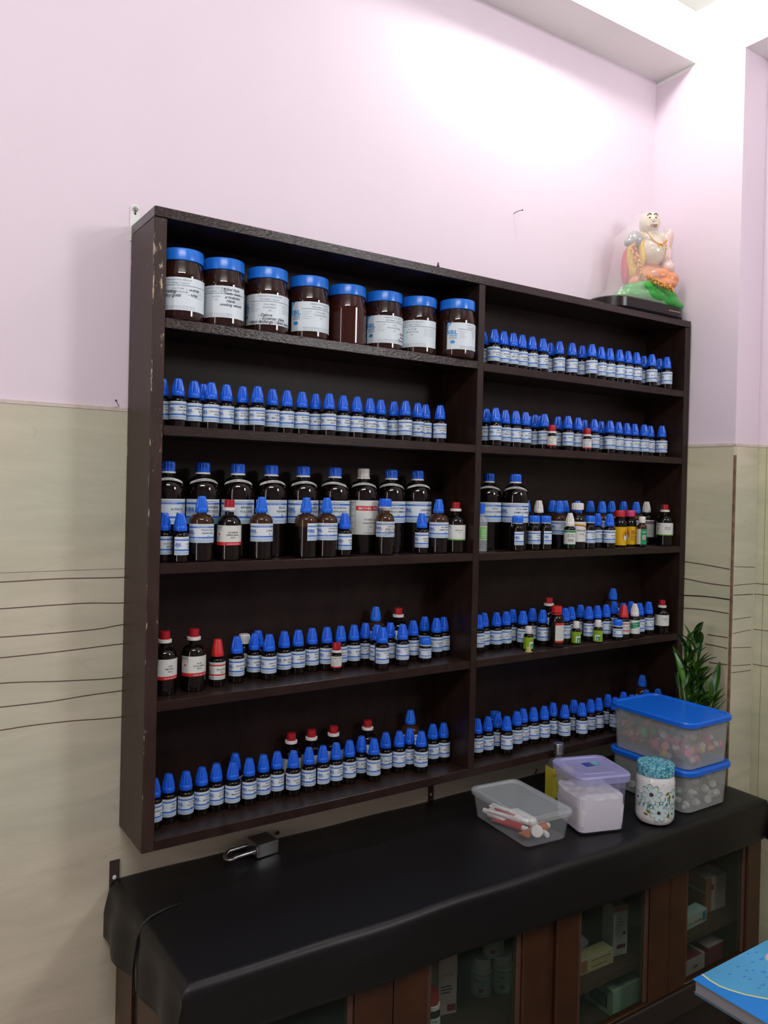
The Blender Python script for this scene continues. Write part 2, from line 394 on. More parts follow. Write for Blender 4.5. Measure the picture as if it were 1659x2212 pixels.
ws = MB()
ws.box((XW, YE, ZT), (XW+.02, 0.1, 1.9855), 'pink')
ws.box((XW, YE, 1.9855), (XW+.02, 0.1, ZC), 'white_paint')
ws.box((XW-.003, YE, FL), (XW+.02, 0.1, ZT), 'tile_side')
ws.box((XW-.0045, YE, ZT-.003), (XW+.001, -.0, ZT+.005), 'caulk')
# return into the recess
ws.box((XW+.0201, YE+.0, ZT), (XR+.1, YE+.10, 1.975), 'pink')
ws.box((XW+.0045, YE-.003, FL), (XR+.1, YE-.0005, ZT), 'tile')
ws.box((XW+.003, YE-.0045, ZT-.003), (XR, YE+.01, ZT+.004), 'caulk')
# recess back, soffit and lintel
ws.box((XR, YR2, ZT), (XR+.1, YE-.0002, 1.975), 'pink')
ws.box((XR-.003, YR2, FL), (XR+.1, YE-.0032, ZT), 'tile_side')
ws.box((XR-.0042, YR2, ZT-.003), (XR, YE, ZT+.004), 'caulk')
ws.box((XR-.0036, -.3292, FL), (XR, -.3282, ZT-.004), 'joint')
ws.box((XW, YR2, 1.975), (XR+.1, YE-.0002, ZC), 'white_paint')
ws.box((XW, YB, FL), (XR+.1, YR2, ZC), 'pink')
# ragged brown gap down the tile corner
ws.box((XW-.0040, YE-.0042, FL), (XW+.0010, YE+.0016, ZT-.03), 'gap', fn=lambda x, y, z: (x, y, z))
for l in SIDE:
    strip_line(ws, list(l), .0026, lambda a, z: (XW-.0036, a, z), 'inlay')
for l in RET:
    strip_line(ws, list(l), .0016, lambda a, z: (a, YE-.0036, z), 'inlay')
for l in RET[1::2]:
    z = l[-1][1]; strip_line(ws, [(YE, z), (-.4, z+.003), (-.6, z-.004)], .0018, lambda a, z: (XR-.0036, a, z), 'inlay')
struct('wall_right', ws)

mb = MB(); mb.box((XL-.1, YB, FL), (XL, .1, ZC), 'pink'); struct('wall_left', mb)
mb = MB(); mb.box((XL-.1, YB-.1, FL), (XR+.1, YB, ZC), 'pink'); struct('wall_rear', mb)
mb = MB(); mb.box((XL-.1, YB-.1, FL-.05), (XR+.1, .1, FL), 'floor'); struct('floor', mb)
mb = MB(); mb.box((XL-.1, YB-.1, ZC), (XR+.1, .1, ZC+.05), 'white_paint'); struct('ceiling', mb)
mb = MB(); mb.box((XL, -.1375, ZB), (XW-.0005, .004, ZC-.0005), 'white_paint'); struct('trim_1', mb)

# ------------------------------------------------------------ wall shelf
W, D, Hh, T, TS = 1.6241, 0.149, 1.22, 0.0199, 0.0246
XD0, XD1 = 0.7963, 0.8153
ZL = [1.0137, .8102, .5463, .2841]; ZR = [1.0104, .8107, .5463, .2848]
shelf = thing('wall_shelf', 'large dark brown painted wooden wall shelf with two bays of bottles', 'shelf', (0, -.0008, 0))
def bevbox(mb, lo, hi, m, b=.0012):
    c = [(lo[i]+hi[i])/2 for i in range(3)]; h = [(hi[i]-lo[i])/2 for i in range(3)]
    mb.rloft([(-h[2], h[0]-b, h[1]-b, b), (-h[2]+b, h[0], h[1], b), (h[2]-b, h[0], h[1], b), (h[2], h[0]-b, h[1]-b, b)], m, c=c, n=1)
    return mb
m = MB(); bevbox(m, (0, -D, 0), (TS, 0, Hh-T-.0006), 'wood_side'); obj('side_panel', m, shelf)
m = MB(); bevbox(m, (W-TS, -D, 0), (W, 0, Hh-T-.0006), 'wood'); obj('side_panel', m, shelf)
m = MB(); bevbox(m, (0, -D, Hh-T), (W, 0, Hh), 'wood_gloss'); obj('top_board', m, shelf)
m = MB(); bevbox(m, (TS, -D+.0004, 0), (W-TS, 0, T), 'wood'); obj('bottom_board', m, shelf)
m = MB(); bevbox(m, (XD0, -D+.0003, T), (XD1, -.008, Hh-T), 'wood'); obj('divider', m, shelf)
for z in ZL:
    m = MB(); bevbox(m, (TS, -D+.001, z-T), (XD0, -.008, z), 'wood_gloss' if z > 1 else 'wood'); obj('shelf_board', m, shelf)
for z in ZR:
    m = MB(); bevbox(m, (XD1, -D+.001, z-T), (W-TS, -.008, z), 'wood'); obj('shelf_board', m, shelf)
m = MB(); m.box((TS, -.008, T), (W-TS, -.0005, Hh-T), 'wood_back_shaded'); obj('back_panel', m, shelf, smooth=False)

def bracket(x, z0, z1, w, m, label, round_top=True, screw=True, hole_low=True, loc_y=-.0015):
    t = thing('metal_bracket', label, 'bracket', (x, loc_y, z0))
    b = MB(); h = z1-z0; o = [(-w/2, 0)]; 
    pts = [(-w/2, 0), (w/2, 0)]
    if round_top: pts += [(w/2*math.cos(a*PI/8), h-w/2+w/2*math.sin(a*PI/8)) for a in range(9)]
    else: pts += [(w/2, h), (-w/2, h)]
    n = len(pts); vs = [(p[0], -.0015, p[1]) for p in pts]+[(p[0], 0.0, p[1]) for p in pts]
    b.add(vs, [tuple(range(n)), tuple(range(n, 2*n))[::-1]]+[(i, i+n, (i+1) % n+n, (i+1) % n) for i in range(n)], m)
    obj('plate', b, t, smooth=False)
    if screw:
        s = MB(); s.ball((0, -.0035, h-w*.55), (w*.26, .0028, w*.26), 'steel'); s.box((-w*.25, -.0068, h-w*.58), (w*.25, -.006, h-w*.52), 'rust'); obj('screw_head', s, t)
        s = MB(); s.ball((0.000, -.0014, h-w*.98), (w*.12, .0008, w*.15), 'rust'); obj('screw_hole', s, t)
    else:
        s = MB(); s.ball((0, -.0014, h*.42), (w*.2, .0007, w*.24), 'ltink'); obj('screw_hole', s, t)
    return t
bracket(.0075, 1.19, 1.266, .020, 'white_paint', 'white painted wall bracket with a screw above the shelf, upper left corner', loc_y=.003)
bracket(.7967, -.112, -.062, .016, 'rust', 'rusty bracket tab on the wall under the middle of the shelf', screw=False)
bracket(-.0075, -.128, -.068, .020, 'rust', 'flat rusty strap on the wall above the left end of the counter', round_top=False, screw=False)
def nail(pts, r, label, head=.0022, name='nail'):
    t = MB(); t.tube(pts, r, 'rust', n=8); e = Vector(pts[-1]); d = (e-Vector(pts[-2])).normalized()
    t.tube([e-d*.0004, e+d*.0012], head, 'rust', n=10); return tag(obj(name, t), label, 'nail')
nail([(1.0405, .006, 1.462), (1.0425, -.004, 1.4655), (1.047, -.012, 1.4675), (1.0505, -.020, 1.4678)], .0009, 'bent nail sticking out of the pink wall above the shelf')
nail([(-.016, .004, .853), (-.022, -.006, .8575), (-.027, -.014, .862)], .0007, 'small nail at the top edge of the tiles left of the shelf')
nail([(.3573, .004, -.098), (.3563, -.008, -.094), (.3545, -.012, -.089)], .0022, 'rusty hook stub on the wall behind the padlock', .004, 'wall_hook')
nail([(1.1686, .004, -.103), (1.1686, -.006, -.102), (1.1686, -.008, -.092)], .0017, 'rusty wall hook behind the bottle with the yellow label', .003, 'wall_hook')
m = MB(); m.rloft([(0, .0045, .002, .001), (.003, .004, .0018, .001), (.0075, .0022, .001, .0005), (.009, .0040, .0010, .0005)], mat('reddish_brown_plastic', (.12, .02, .018), .4), c=(.6700, -.147, 1.2205), rot=.5)
tag(obj('broken_clip', m), 'tiny red-brown broken clip on the top edge of the shelf', 'clip')

# ------------------------------------------------------------ bottle kit
def arc(mb, R, s0, s1, z0, z1, m, eps=0.00025, zf=None):
    n = max(1, int(abs(s1-s0)/.0035)); vs = []; fs = []; r = R+eps
    for i in range(n+1):
        s = s0+(s1-s0)*i/n; a = s/R; dz = zf(s) if zf else 0
        vs += [(r*math.sin(a), -r*math.cos(a), z0+dz), (r*math.sin(a), -r*math.cos(a), z1+dz)]
    for i in range(n): fs.append((2*i, 2*i+2, 2*i+3, 2*i+1))
    mb.add(vs, fs, m)
def cyl(R, s0, z0, eps=0.0006):
    r = R+eps
    return lambda a, b: (r*math.sin((s0+a)/R), -r*math.cos((s0+a)/R), z0+b)

NECK = {}
def brand_label(R, z0, z1, name, pot, s0, s1, full=False, tint='paper_blue', paper='paper', band='band', scratched=False, logo='SBL'):
    mb = MB(); H = z1-z0; k = R/.0165
    arc(mb, R, s0, s1, z0, z1, paper)
    arc(mb, R, s0+.0005, s1-.0005, z0+.0006, z0+.22*H, tint, .0004)
    arc(mb, R, s0+.0008, s1-.001, z0+.79*H, z0+.865*H, band, .0005)
    arc(mb, R, s0+.0008, s1-.001, z0+.235*H, z0+.315*H, band, .0005)
    sl = s0+.007*k
    for q in (-.00035, 0, .00035): mb.text(logo, .24*H, cyl(R, sl+q*k, z0+.50*H, .0007+q*.05), band, sp=.14, sx=1.25)
    arc(mb, R, sl-.0048*k, sl+.0048*k, z0+.455*H, z0+.475*H, band, .0006)
    arc(mb, R, sl-.004*k, sl+.004*k, z0+.40*H, z0+.415*H, 'grey_ink', .0006)
    arc(mb, R, sl-.004*k, sl+.003*k, z0+.365*H, z0+.375*H, 'grey_ink', .0006)
    words = name.split(' '); lines = words+[pot]; n = len(lines); sz = .13*H if n <= 3 else .10*H
    for i, w in enumerate(lines):
        mb.text(w, sz, cyl(R, .0085*k, z0+.555*H+(n/2-1-i)*sz*1.28+.0*H, .0007), 'ink', sp=.10)
    arc(mb, R, -.010*k, .014*k, z0+.905*H, z0+.93*H, 'grey_ink', .0005)
    for q in (.06, .105, .15): arc(mb, R, s0+.002*k, s1-.004*k-(q*.03*k), z0+q*H, z0+(q+.014)*H, 'grey_ink', .0006)
    for q in (.38, .44, .5, .56, .62, .68): arc(mb, R, s1-.012*k, s1-.003*k, z0+q*H, z0+(q+.012)*H, 'grey_ink', .0006)
    if full:
        mb.text('Homoeopathic Medicine', .058*H, cyl(R, .001*k, z0+.808*H, .0008), 'ltink')
        mb.text('SBL PVT. LTD.', .055*H, cyl(R, -.004*k, z0+.255*H, .0008), 'ltink')
        mb.text('MOTHER TINCTURE', .05*H, cyl(R, .003*k, z0+.90*H, .0006), 'grey_ink')
    if scratched:
        rnd = random.Random(4)
        for i in range(26):
            a = rnd.uniform(-.004, .026)*k/1.4; z = z0+H*rnd.uniform(.08, .5); h = H*rnd.uniform(.02, .1)
            arc(mb, R, a, a+.003, z, z+h, 'grey_ink', .0009, zf=lambda s, a=a: (s-a)*rnd.uniform(.5, 1.4))
    return mb
def red_label(R, z0, z1, name, pot, s0, s1, band='red_ink', bt='LIQUID DILUTION', seal=True):
    mb = MB(); H = z1-z0; k = R/.0245
    arc(mb, R, s0, s1, z0, z1, 'paper_warm')
    if band: arc(mb, R, s0, s1, z0, z0+(.17 if band == 'red_ink' else .08)*H, band, .0005)
    if band == 'red_ink': mb.text(bt, .085*H, cyl(R, .008*k, z0+.045*H, .0008), 'ltink')
    lines = name.split(' ')+[pot]; sz = .10*H
    for i, w in enumerate(lines): mb.text(w, sz, cyl(R, .006*k, z0+.62*H-i*sz*1.3, .0007), 'ink')
    for q in (.72, .79, .86, .93): arc(mb, R, s0+.002*k, s0+.018*k, z0+q*H, z0+(q+.022)*H, 'ink' if q > .8 else 'grey_ink', .0006)
    for q in (.3, .36, .42): arc(mb, R, s0+.002*k, s0+.014*k, z0+q*H, z0+(q+.012)*H, 'grey_ink', .0006)
    if seal:
        vs = [cyl(R, s0+.011*k+.0022*math.cos(i*PI/6), z0+.56*H, .0008)(0, .0026*math.sin(i*PI/6)) for i in range(12)]
        mb.add(vs, [tuple(range(12))], 'red_ink')
    return mb

def body_D(R, zs, zn, rn, m, foot=.002):
    """straight bottle with round shoulder: zs shoulder start, zn neck start"""
    p = [(R*.86, 0), (R-.0006, foot*.4), (R, foot)]
    p += [(R, foot+.0012), (R, zs-.0012), (R, zs)]
    for i in range(1, 7):
        a = PI/2*i/6; p.append((rn+(R-rn)*math.cos(a), zs+(zn-zs)*math.sin(a)))
    p += [(rn, zn+.003), (rn, zn+.006)]
    if m == 'amber_clear':   # dark liquid fills the lower part, empty brown glass above it
        zl = zs*.86; lo = [q for q in p if q[1] < zl]+[(R, zl-.001), (R, zl)]; hi = [(R, zl), (R, zl+.001)]+[q for q in p if q[1] > zl+.001]
        return MB().lathe(lo, 'amber', n=30, cap1=False).lathe(hi, m, n=30, cap0=False)
    return MB().lathe(p, m, n=30)
def cap_cone(z, h, rb, rt, m):
    return MB().lathe([(rb*.97, 0), (rb, .0006), (rb, h*.24), (rb*.965, h*.27), (rb*.93, h*.30), (rb*.90, h*.5), (rt*1.05, h*.88), (rt, h*.965), (rt*.85, h)],
                      m, n=48, flute=.13, nf=12, fr=(4, 7), c=(0, 0, z))
def cap_flat(z, h, r, m, flute=.05, ring=None, dome=False):
    mb = MB(); prof = [(r*.98, 0), (r, .0006), (r, h*.72), (r*.97, h*.88), (r*.85, h*.98), (r*.6, h)] if dome else [(r*.98, 0), (r, .0006), (r, h*.88), (r*.95, h*.97), (r*.85, h)]
    mb.lathe(prof, m, n=60, flute=flute, nf=15, fr=(1, 2 if not dome else 3), c=(0, 0, z)); return mb
_share = {}
def shared(key, fn):
    if key not in _share: _share[key] = fn()
    return _share[key]
def inst(name, key, fn, parent, rz=0):
    """object sharing one mesh per kind; the mesh is built once"""
    if key not in _share:
        o = obj(name, fn(), parent); _share[key] = o
    else:
        o = _share[key].copy(); COL.objects.link(o); o.parent = parent; o.name = name
    o.rotation_euler[2] = rz
    return o

KIND = {
 # kind: (object name, body R, zs, zn, rn, body mat)
 'D': ('dropper_bottle', .0165, .052, .0595, .0085, 'amber'),
 'n': ('dropper_bottle', .0165, .052, .0595, .0085, 'amber'),
 'd': ('dropper_bottle', .0155, .054, .061, .0085, 'amber'),
 'C': ('tincture_bottle', .0245, .078, .094, .0100, 'amber_clear'),
 'w': ('tincture_bottle', .0245, .078, .094, .0100, 'amber'),
 'v': ('tincture_bottle', .0245, .078, .094, .0100, 'amber'),
 'Q': ('tincture_bottle', .0225, .076, .096, .0110, 'amber_clear'),
 'K': ('tincture_bottle', .0235, .074, .092, .0130, 'amber'),
 'R': ('dilution_bottle', .0245, .070, .092, .0095, 'amber'),
 'M': ('dilution_bottle', .0245, .070, .092, .0095, 'amber'),
 'm': ('dilution_bottle', .0205, .058, .072, .0085, 'amber'),
 'B': ('large_tincture_bottle', .035, .132, .170, .0125, 'amber'),
 'W': ('large_tincture_bottle', .035, .132, .170, .0125, 'amber'),
 'F': ('flat_capped_bottle', .0165, .058, .066, .0100, 'amber'),
 'f': ('flat_capped_bottle', .014, .058, .066, .0100, 'amber'),
 'r': ('small_vial', .0122, .036, .040, .0090, 'amber'),
 'P': ('small_vial', .0150, .034, .037, .0120, 'amber'),
 'G': ('small_oil_bottle', .0130, .036, .043, .0070, 'amber'),
 'S': ('syrup_bottle', .0200, .068, .086, .0120, 'amber'),
 'Y': ('yellow_label_bottle', .0205, .062, .080, .0130, 'amber'),
 'y': ('yellow_label_bottle', .0205, .062, .080, .0130, 'amber'),
 'g': ('small_oil_bottle', .0140, .056, .066, .0080, 'amber_clear'),
 'T': ('squeeze_bottle', .0170, .072, .088, .0090, 'clear_rim'),
}
def make_bottle(kind, root, rz, name='', pot='30CH', extra=None):
    nm, R, zs, zn, rn, bm = KIND[kind]
    bk = kind if kind not in ('w', 'v', 'n') else {'w': 'w', 'v': 'w', 'n': 'D'}[kind]
    inst('bottle_body', 'body_'+bk, lambda: body_D(R, zs, zn, rn, bm), root)
    lk = 'label_%s_%s_%s' % (kind, name, extra)
    def lab(fn): inst('label', lk, fn, root, rz)
    def cap(fn, nme='cap', key=None): inst(nme, (key or nme)+kind, fn, root)
    if kind == 'D':
        cap(lambda: cap_cone(.061, .0345, .0132, .0078, 'blue'))
        lab(lambda: brand_label(R, .0148, .0502, name, pot, -.025, .042))
    elif kind == 'n':
        cap(lambda: MB().lathe([(.0125, 0), (.0130, .0006), (.0130, .007), (.0122, .009), (.0085, .031), (.0070, .0345)], 'red_bright', n=32, c=(0, 0, .061)))
        lab(lambda: brand_label(R, .0148, .0502, name, pot, -.025, .042, tint='paper_warm', paper='paper_warm', band='red_ink', logo=' '))
    elif kind == 'd':
        cap(lambda: cap_cone(.062, .0355, .0125, .0065, 'white_pl'))
        def f():
            mb = MB(); z0, z1 = .013, .0515; H = z1-z0
            arc(mb, R, -.030, .030, z0, z1, 'paper_warm')
            if extra == 'green':
                n = 8; vs = []; 
                for i in range(n+1):
                    s = -.012+.030*i/n; d = .007*(i/n)
                    vs += [cyl(R, s, 0, .0005)(0, z0+H*.45-.004+d), cyl(R, s, 0, .0005)(0, z0+H*.85-.004+d)]
                mb.add(vs, [(2*i, 2*i+2, 2*i+3, 2*i+1) for i in range(n)], 'dkgreen_ink')
                mb.text('NASAL', .0042, cyl(R, .003, z0+H*.66, .0008), 'ltink'); mb.text('Drops', .0036, cyl(R, .003, z0+H*.50, .0008), 'ltink')
            else:
                arc(mb, R, -.030, .030, z1-.006, z1-.001, 'dkgreen_ink', .0004); arc(mb, R, -.030, .030, z0, z0+.002, 'dkgreen_ink', .0004)
                mb.text('MOTHER', .0040, cyl(R, .002, z0+H*.66, .0008), 'ink'); mb.text('TINCTURE', .0040, cyl(R, .002, z0+H*.54, .0008), 'ink')
                for q in (.2, .28, .36): arc(mb, R, -.006, .010, z0+q*H, z0+(q+.03)*H, 'ink', .0006)
            return mb
        lab(f)
    elif kind in 'Cwv':
        cap(lambda: cap_cone(.0965, .033, .0130, .0080, {'C': 'blue_light', 'w': 'white_pl', 'v': 'white_pl'}[kind]))
        if kind == 'v':
            def f():
                mb = MB(); arc(mb, R, -.034, .034, .022, .074, 'paper_warm'); arc(mb, R, -.034, .034, .062, .070, 'maroon_ink', .0004)
                mb.text('MOTHER TINCTURE', .005, cyl(R, 0, .064, .0007), 'ltink')
                for q in (.03, .034, .04, .045): arc(mb, R, -.004, .014, q, q+.001, 'grey_ink', .0006)
                return mb
            lab(f)
        else: lab(lambda: brand_label(R, .0375, .0745, name, pot, -.033, .050, full=True))
    elif kind == 'Q':
        inst('collar', 'collarQ', lambda: MB().lathe([(.0138, 0), (.0142, .0004), (.0142, .002), (.0138, .0024)], 'white_pl', c=(0, 0, .1085)), root)
        cap(lambda: cap_flat(.1110, .0185, .0148, 'blue', .08, dome=True))
        lab(lambda: brand_label(R, .042, .077, name, pot, -.026, .042, full=True, paper='paper_warm', scratched=True))
    elif kind == 'K':
        cap(lambda: cap_flat(.1065, .0185, .0165, 'white_pl', .08, dome=True))
        def f():
            mb = MB(); arc(mb, R, -.040, .040, .020, .074, 'paper_warm')
            arc(mb, R, -.040, .040, .066, .069, 'yellow_lab', .0004, zf=lambda s: -s*s*6); arc(mb, R, -.040, .040, .063, .0655, 'maroon_ink', .0004, zf=lambda s: -s*s*6)
            mb.text('FERRUM', .007, cyl(R, .010, .048, .0006), 'ink'); mb.text('Syrup', .006, cyl(R, .012, .039, .0006), 'ink', shear=.2); return mb
        lab(f)
    elif kind in 'RMm':
        hc = {'R': .1075, 'M': .1075, 'm': .0835}[kind]; rc = .0105 if kind != 'm' else .0095
        inst('collar', 'collar'+kind, lambda: MB().lathe([(rc*1.15, 0), (rc*1.30, .0006), (rc*1.32, .0062), (rc*1.2, .0070)], 'white_pl', c=(0, 0, hc-.0072)), root)
        cap(lambda: MB().lathe([(rc, 0), (rc, .011), (rc*.94, .0148), (rc*.80, .0155)], 'red_pl', n=36, flute=.03, nf=18, fr=(0, 1), c=(0, 0, hc)))
        z0, z1 = {'R': (.031, .071), 'M': (.031, .068), 'm': (.024, .056)}[kind]
        lab(lambda: red_label(R, z0, z1, name, pot, -.034, .036, band='red_ink' if kind == 'R' else ('green_ink' if kind == 'M' else None)))
    elif kind in 'BW':
        inst('collar', 'collarB'+kind, lambda: MB().lathe([(.0150, 0), (.0158, .0006), (.0156, .0030), (.0142, .0042)], 'white_pl', c=(0, 0, .1735)), root)
        cap((lambda: cap_flat(.1780, .0200, .0150, 'blue', .10, dome=True)) if kind == 'B' else (lambda: cap_flat(.1785, .0195, .0140, 'white_pl', .03)))
        def strip():
            mb = MB(); zz = (.1300, .1365) ; vs = []; n = 26
            def dome(z):
                t = min(1, max(0, (z-zs)/(zn-zs))); return rn+(R-rn)*math.sqrt(max(0, 1-t*t))
            rows = []
            for i in range(n+1):
                a = -1.15+2.3*i/n; zc = .1625-.0075*(a/1.15)**2
                for dz in (-.0026, .0026):
                    z = zc+dz; r = dome(z)+.0007; vs.append((r*math.sin(a), -r*math.cos(a), z))
            mb.add(vs, [(2*i, 2*i+2, 2*i+3, 2*i+1) for i in range(n)], 'paper_warm')
            def fn(a, b):
                th = a/.021; z = .1610-.0075*(th/1.15)**2+b; r = dome(z)+.0012
                return (r*math.sin(th), -r*math.cos(th), z)
            mb.text(name, .0036, fn, 'ink'); return mb
        inst('neck_label', 'neck_'+name, strip, root, rz)
        if kind == 'B': lab(lambda: brand_label(R, .072, .1225, name, 'Q', -.047, .072, full=True, tint='paper_blue' if extra != 'cyan' else 'cyan_lab'))
        else:
            def f():
                mb = MB(); z0, z1 = .045, .124; arc(mb, R, -.060, .060, z0, z1, 'paper_warm'); arc(mb, R, -.020, .060, .1005, .1110, 'red_ink', .0004)
                mb.text('MOTHER TINCTURE', .0075, cyl(R, .022, .1030, .0007), 'ltink'); arc(mb, R, -.0215, -.0208, z0, z1, 'ink', .0005)
                mb.text('ECHINACEA', .0052, cyl(R, .016, .078, .0006), 'ink'); mb.text('ANGUSTIFOLIA', .0052, cyl(R, .016, .070, .0006), 'ink'); mb.text('Q', .0052, cyl(R, .016, .062, .0006), 'ink')
                mb.text('Net Contents 450ml', .0036, cyl(R, .016, .048, .0006), 'ink')
                for i in range(14): arc(mb, R, -.042, -.024-.004*((i*7) % 3), z1-.006-i*.005, z1-.0052-i*.005, 'ink', .0006)
                return mb
            lab(f)
    elif kind in 'Ff':
        inst('collar', 'collar'+kind, lambda: MB().lathe([(.0120, 0), (.0138, .0004), (.0138, .002), (.012, .0026)], 'white_pl', c=(0, 0, .070)), root)
        cap(lambda: cap_flat(.0728, .0175, .0145 if kind == 'F' else .0125, 'blue_light' if kind == 'F' else 'white_pl', .08, dome=True))
        if kind == 'F': lab(lambda: brand_label(R, .016, .050, name, pot, -.025, .030))
        else: lab(lambda: red_label(R, .02, .05, name, pot, -.02, .02, band=None, seal=False))
    elif kind == 'r':
        inst('collar', 'collarr', lambda: MB().lathe([(.0112, 0), (.0116, .0004), (.0116, .0046), (.0110, .005)], 'white_pl', c=(0, 0, .0430)), root)
        cap(lambda: cap_flat(.0482, .0165, .0100, 'red_pl', .03))
        def f():
            mb = MB(); arc(mb, R, -.026, .026, .0095, .035, 'paper_warm'); arc(mb, R, -.026, .026, .0095, .0125, 'red_ink', .0004)
            mb.text('NUX VOM', .0034, cyl(R, .001, .0300, .0006), 'ink'); mb.text('200', .003, cyl(R, .001, .0255, .0006), 'ink')
            for q in (.015, .018, .021): arc(mb, R, -.010, .006, q, q+.0008, 'grey_ink', .0005)
            return mb
        lab(f)
    elif kind == 'P':
        inst('collar', 'collarP', lambda: MB().lathe([(.0130, 0), (.0138, .0004), (.0138, .0022), (.0130, .0026)], 'white_pl', c=(0, 0, .0385)), root)
        cap(lambda: cap_flat(.0412, .0168, .0138, 'blue_light', .02, dome=True))
        lab(lambda: brand_label(R, .010, .033, name, pot, -.024, .032))
    elif kind == 'G':
        inst('collar', 'collarG', lambda: MB().lathe([(.0080, 0), (.0088, .0004), (.0088, .0030), (.0080, .0034)], 'white_pl', c=(0, 0, .0430)), root)
        cap(lambda: cap_flat(.0470, .0150, .0088, 'white_pl', .03, dome=True))
        def f():
            mb = MB(); arc(mb, R, -.034, .034, .0035, .0345, 'lime_lab')
            arc(mb, R, -.002, .012, .006, .022, 'paper_warm', .0005); arc(mb, R, .001, .012, .006, .018, 'dkgreen_ink', .0006); mb.text('E', .009, cyl(R, .0065, .0075, .0009), 'ltink')
            mb.text('OIL', .0045, cyl(R, .004, .0265, .0006), 'dkgreen_ink'); return mb
        lab(f)
    elif kind == 'S':
        inst('collar', 'collarS', lambda: MB().lathe([(.0135, 0), (.0135, .004)], 'red_bright', c=(0, 0, .0870)), root)
        cap(lambda: cap_flat(.0930, .0165, .0138, 'red_bright', .05))
        def f():
            mb = MB(); z0, z1 = .014, .066; arc(mb, R, -.004, .026, z0, z1, 'paper_warm'); arc(mb, R, -.004, .026, z1-.006, z1, 'red_ink', .0004); arc(mb, R, -.004, .026, z0, z0+.005, 'red_ink', .0004)
            for i in range(9): arc(mb, R, -.002, .020-.003*(i % 3), .056-i*.004, .0568-i*.004, 'grey_ink', .0005)
            return mb
        lab(f)
    elif kind in 'Yy':
        cap(lambda: cap_flat(.0870, .0180, .0150, 'red_bright' if kind == 'Y' else 'pink_pl', .03))
        def f():
            mb = MB(); z0, z1 = .006, .058; arc(mb, R, -.040, .045, z0, z1, 'yellow_lab')
            s = .016 if kind == 'Y' else -.010
            vs = [cyl(R, s+.0085*math.cos(i*PI/9), z0+.028, .0006)(0, .015*math.sin(i*PI/9)) for i in range(18)]; mb.add(vs, [tuple(range(18))], mat('orange_oval', (.60, .16, .01), .4))
            vs = [cyl(R, s+.0050*math.cos(i*PI/9), z0+.022, .0009)(0, .009*math.sin(i*PI/9)) for i in range(18)]; mb.add(vs, [tuple(range(18))], 'paper_warm')
            arc(mb, R, s-.0016, s+.0016, z0+.026, z0+.038, 'ink', .0011)
            for i in range(6): arc(mb, R, s+.013, s+.026-.003*(i % 2), z0+.012+i*.005, z0+.0145+i*.005, 'maroon_ink' if i > 3 else mat('dark_yellow_print', (.30, .16, .01), .5), .0006)
            return mb
        lab(f)
    elif kind == 'g':
        cap(lambda: cap_flat(.0700, .0180, .0100, 'white_pl', .04, dome=True))
        def f():
            mb = MB(); z0, z1 = .008, .052; arc(mb, R, -.030, .030, z0, z1, 'dkgreen_ink'); arc(mb, R, -.030, -.004, z0, z1, 'paper_warm', .0004); arc(mb, R, .001, .010, .022, .034, 'paper_warm', .0006); arc(mb, R, .003, .008, .023, .032, 'pink_pl', .0008)
            mb.text('HERBAL', .0045, cyl(R, .008, .042, .0008), 'ltink'); return mb
        lab(f)
    elif kind == 'T':
        cap(lambda: cap_flat(.0950, .0250, .0105, 'blue', .06))
        def f():
            mb = MB(); arc(mb, R, -.004, .020, .030, .064, 'paper_warm'); arc(mb, R, -.003, .019, .032, .062, 'green_ink', .0004)
            for i in range(6): arc(mb, R, .000, .016, .036+i*.004, .0372+i*.004, 'ltink', .0006)
            return mb
        lab(f)

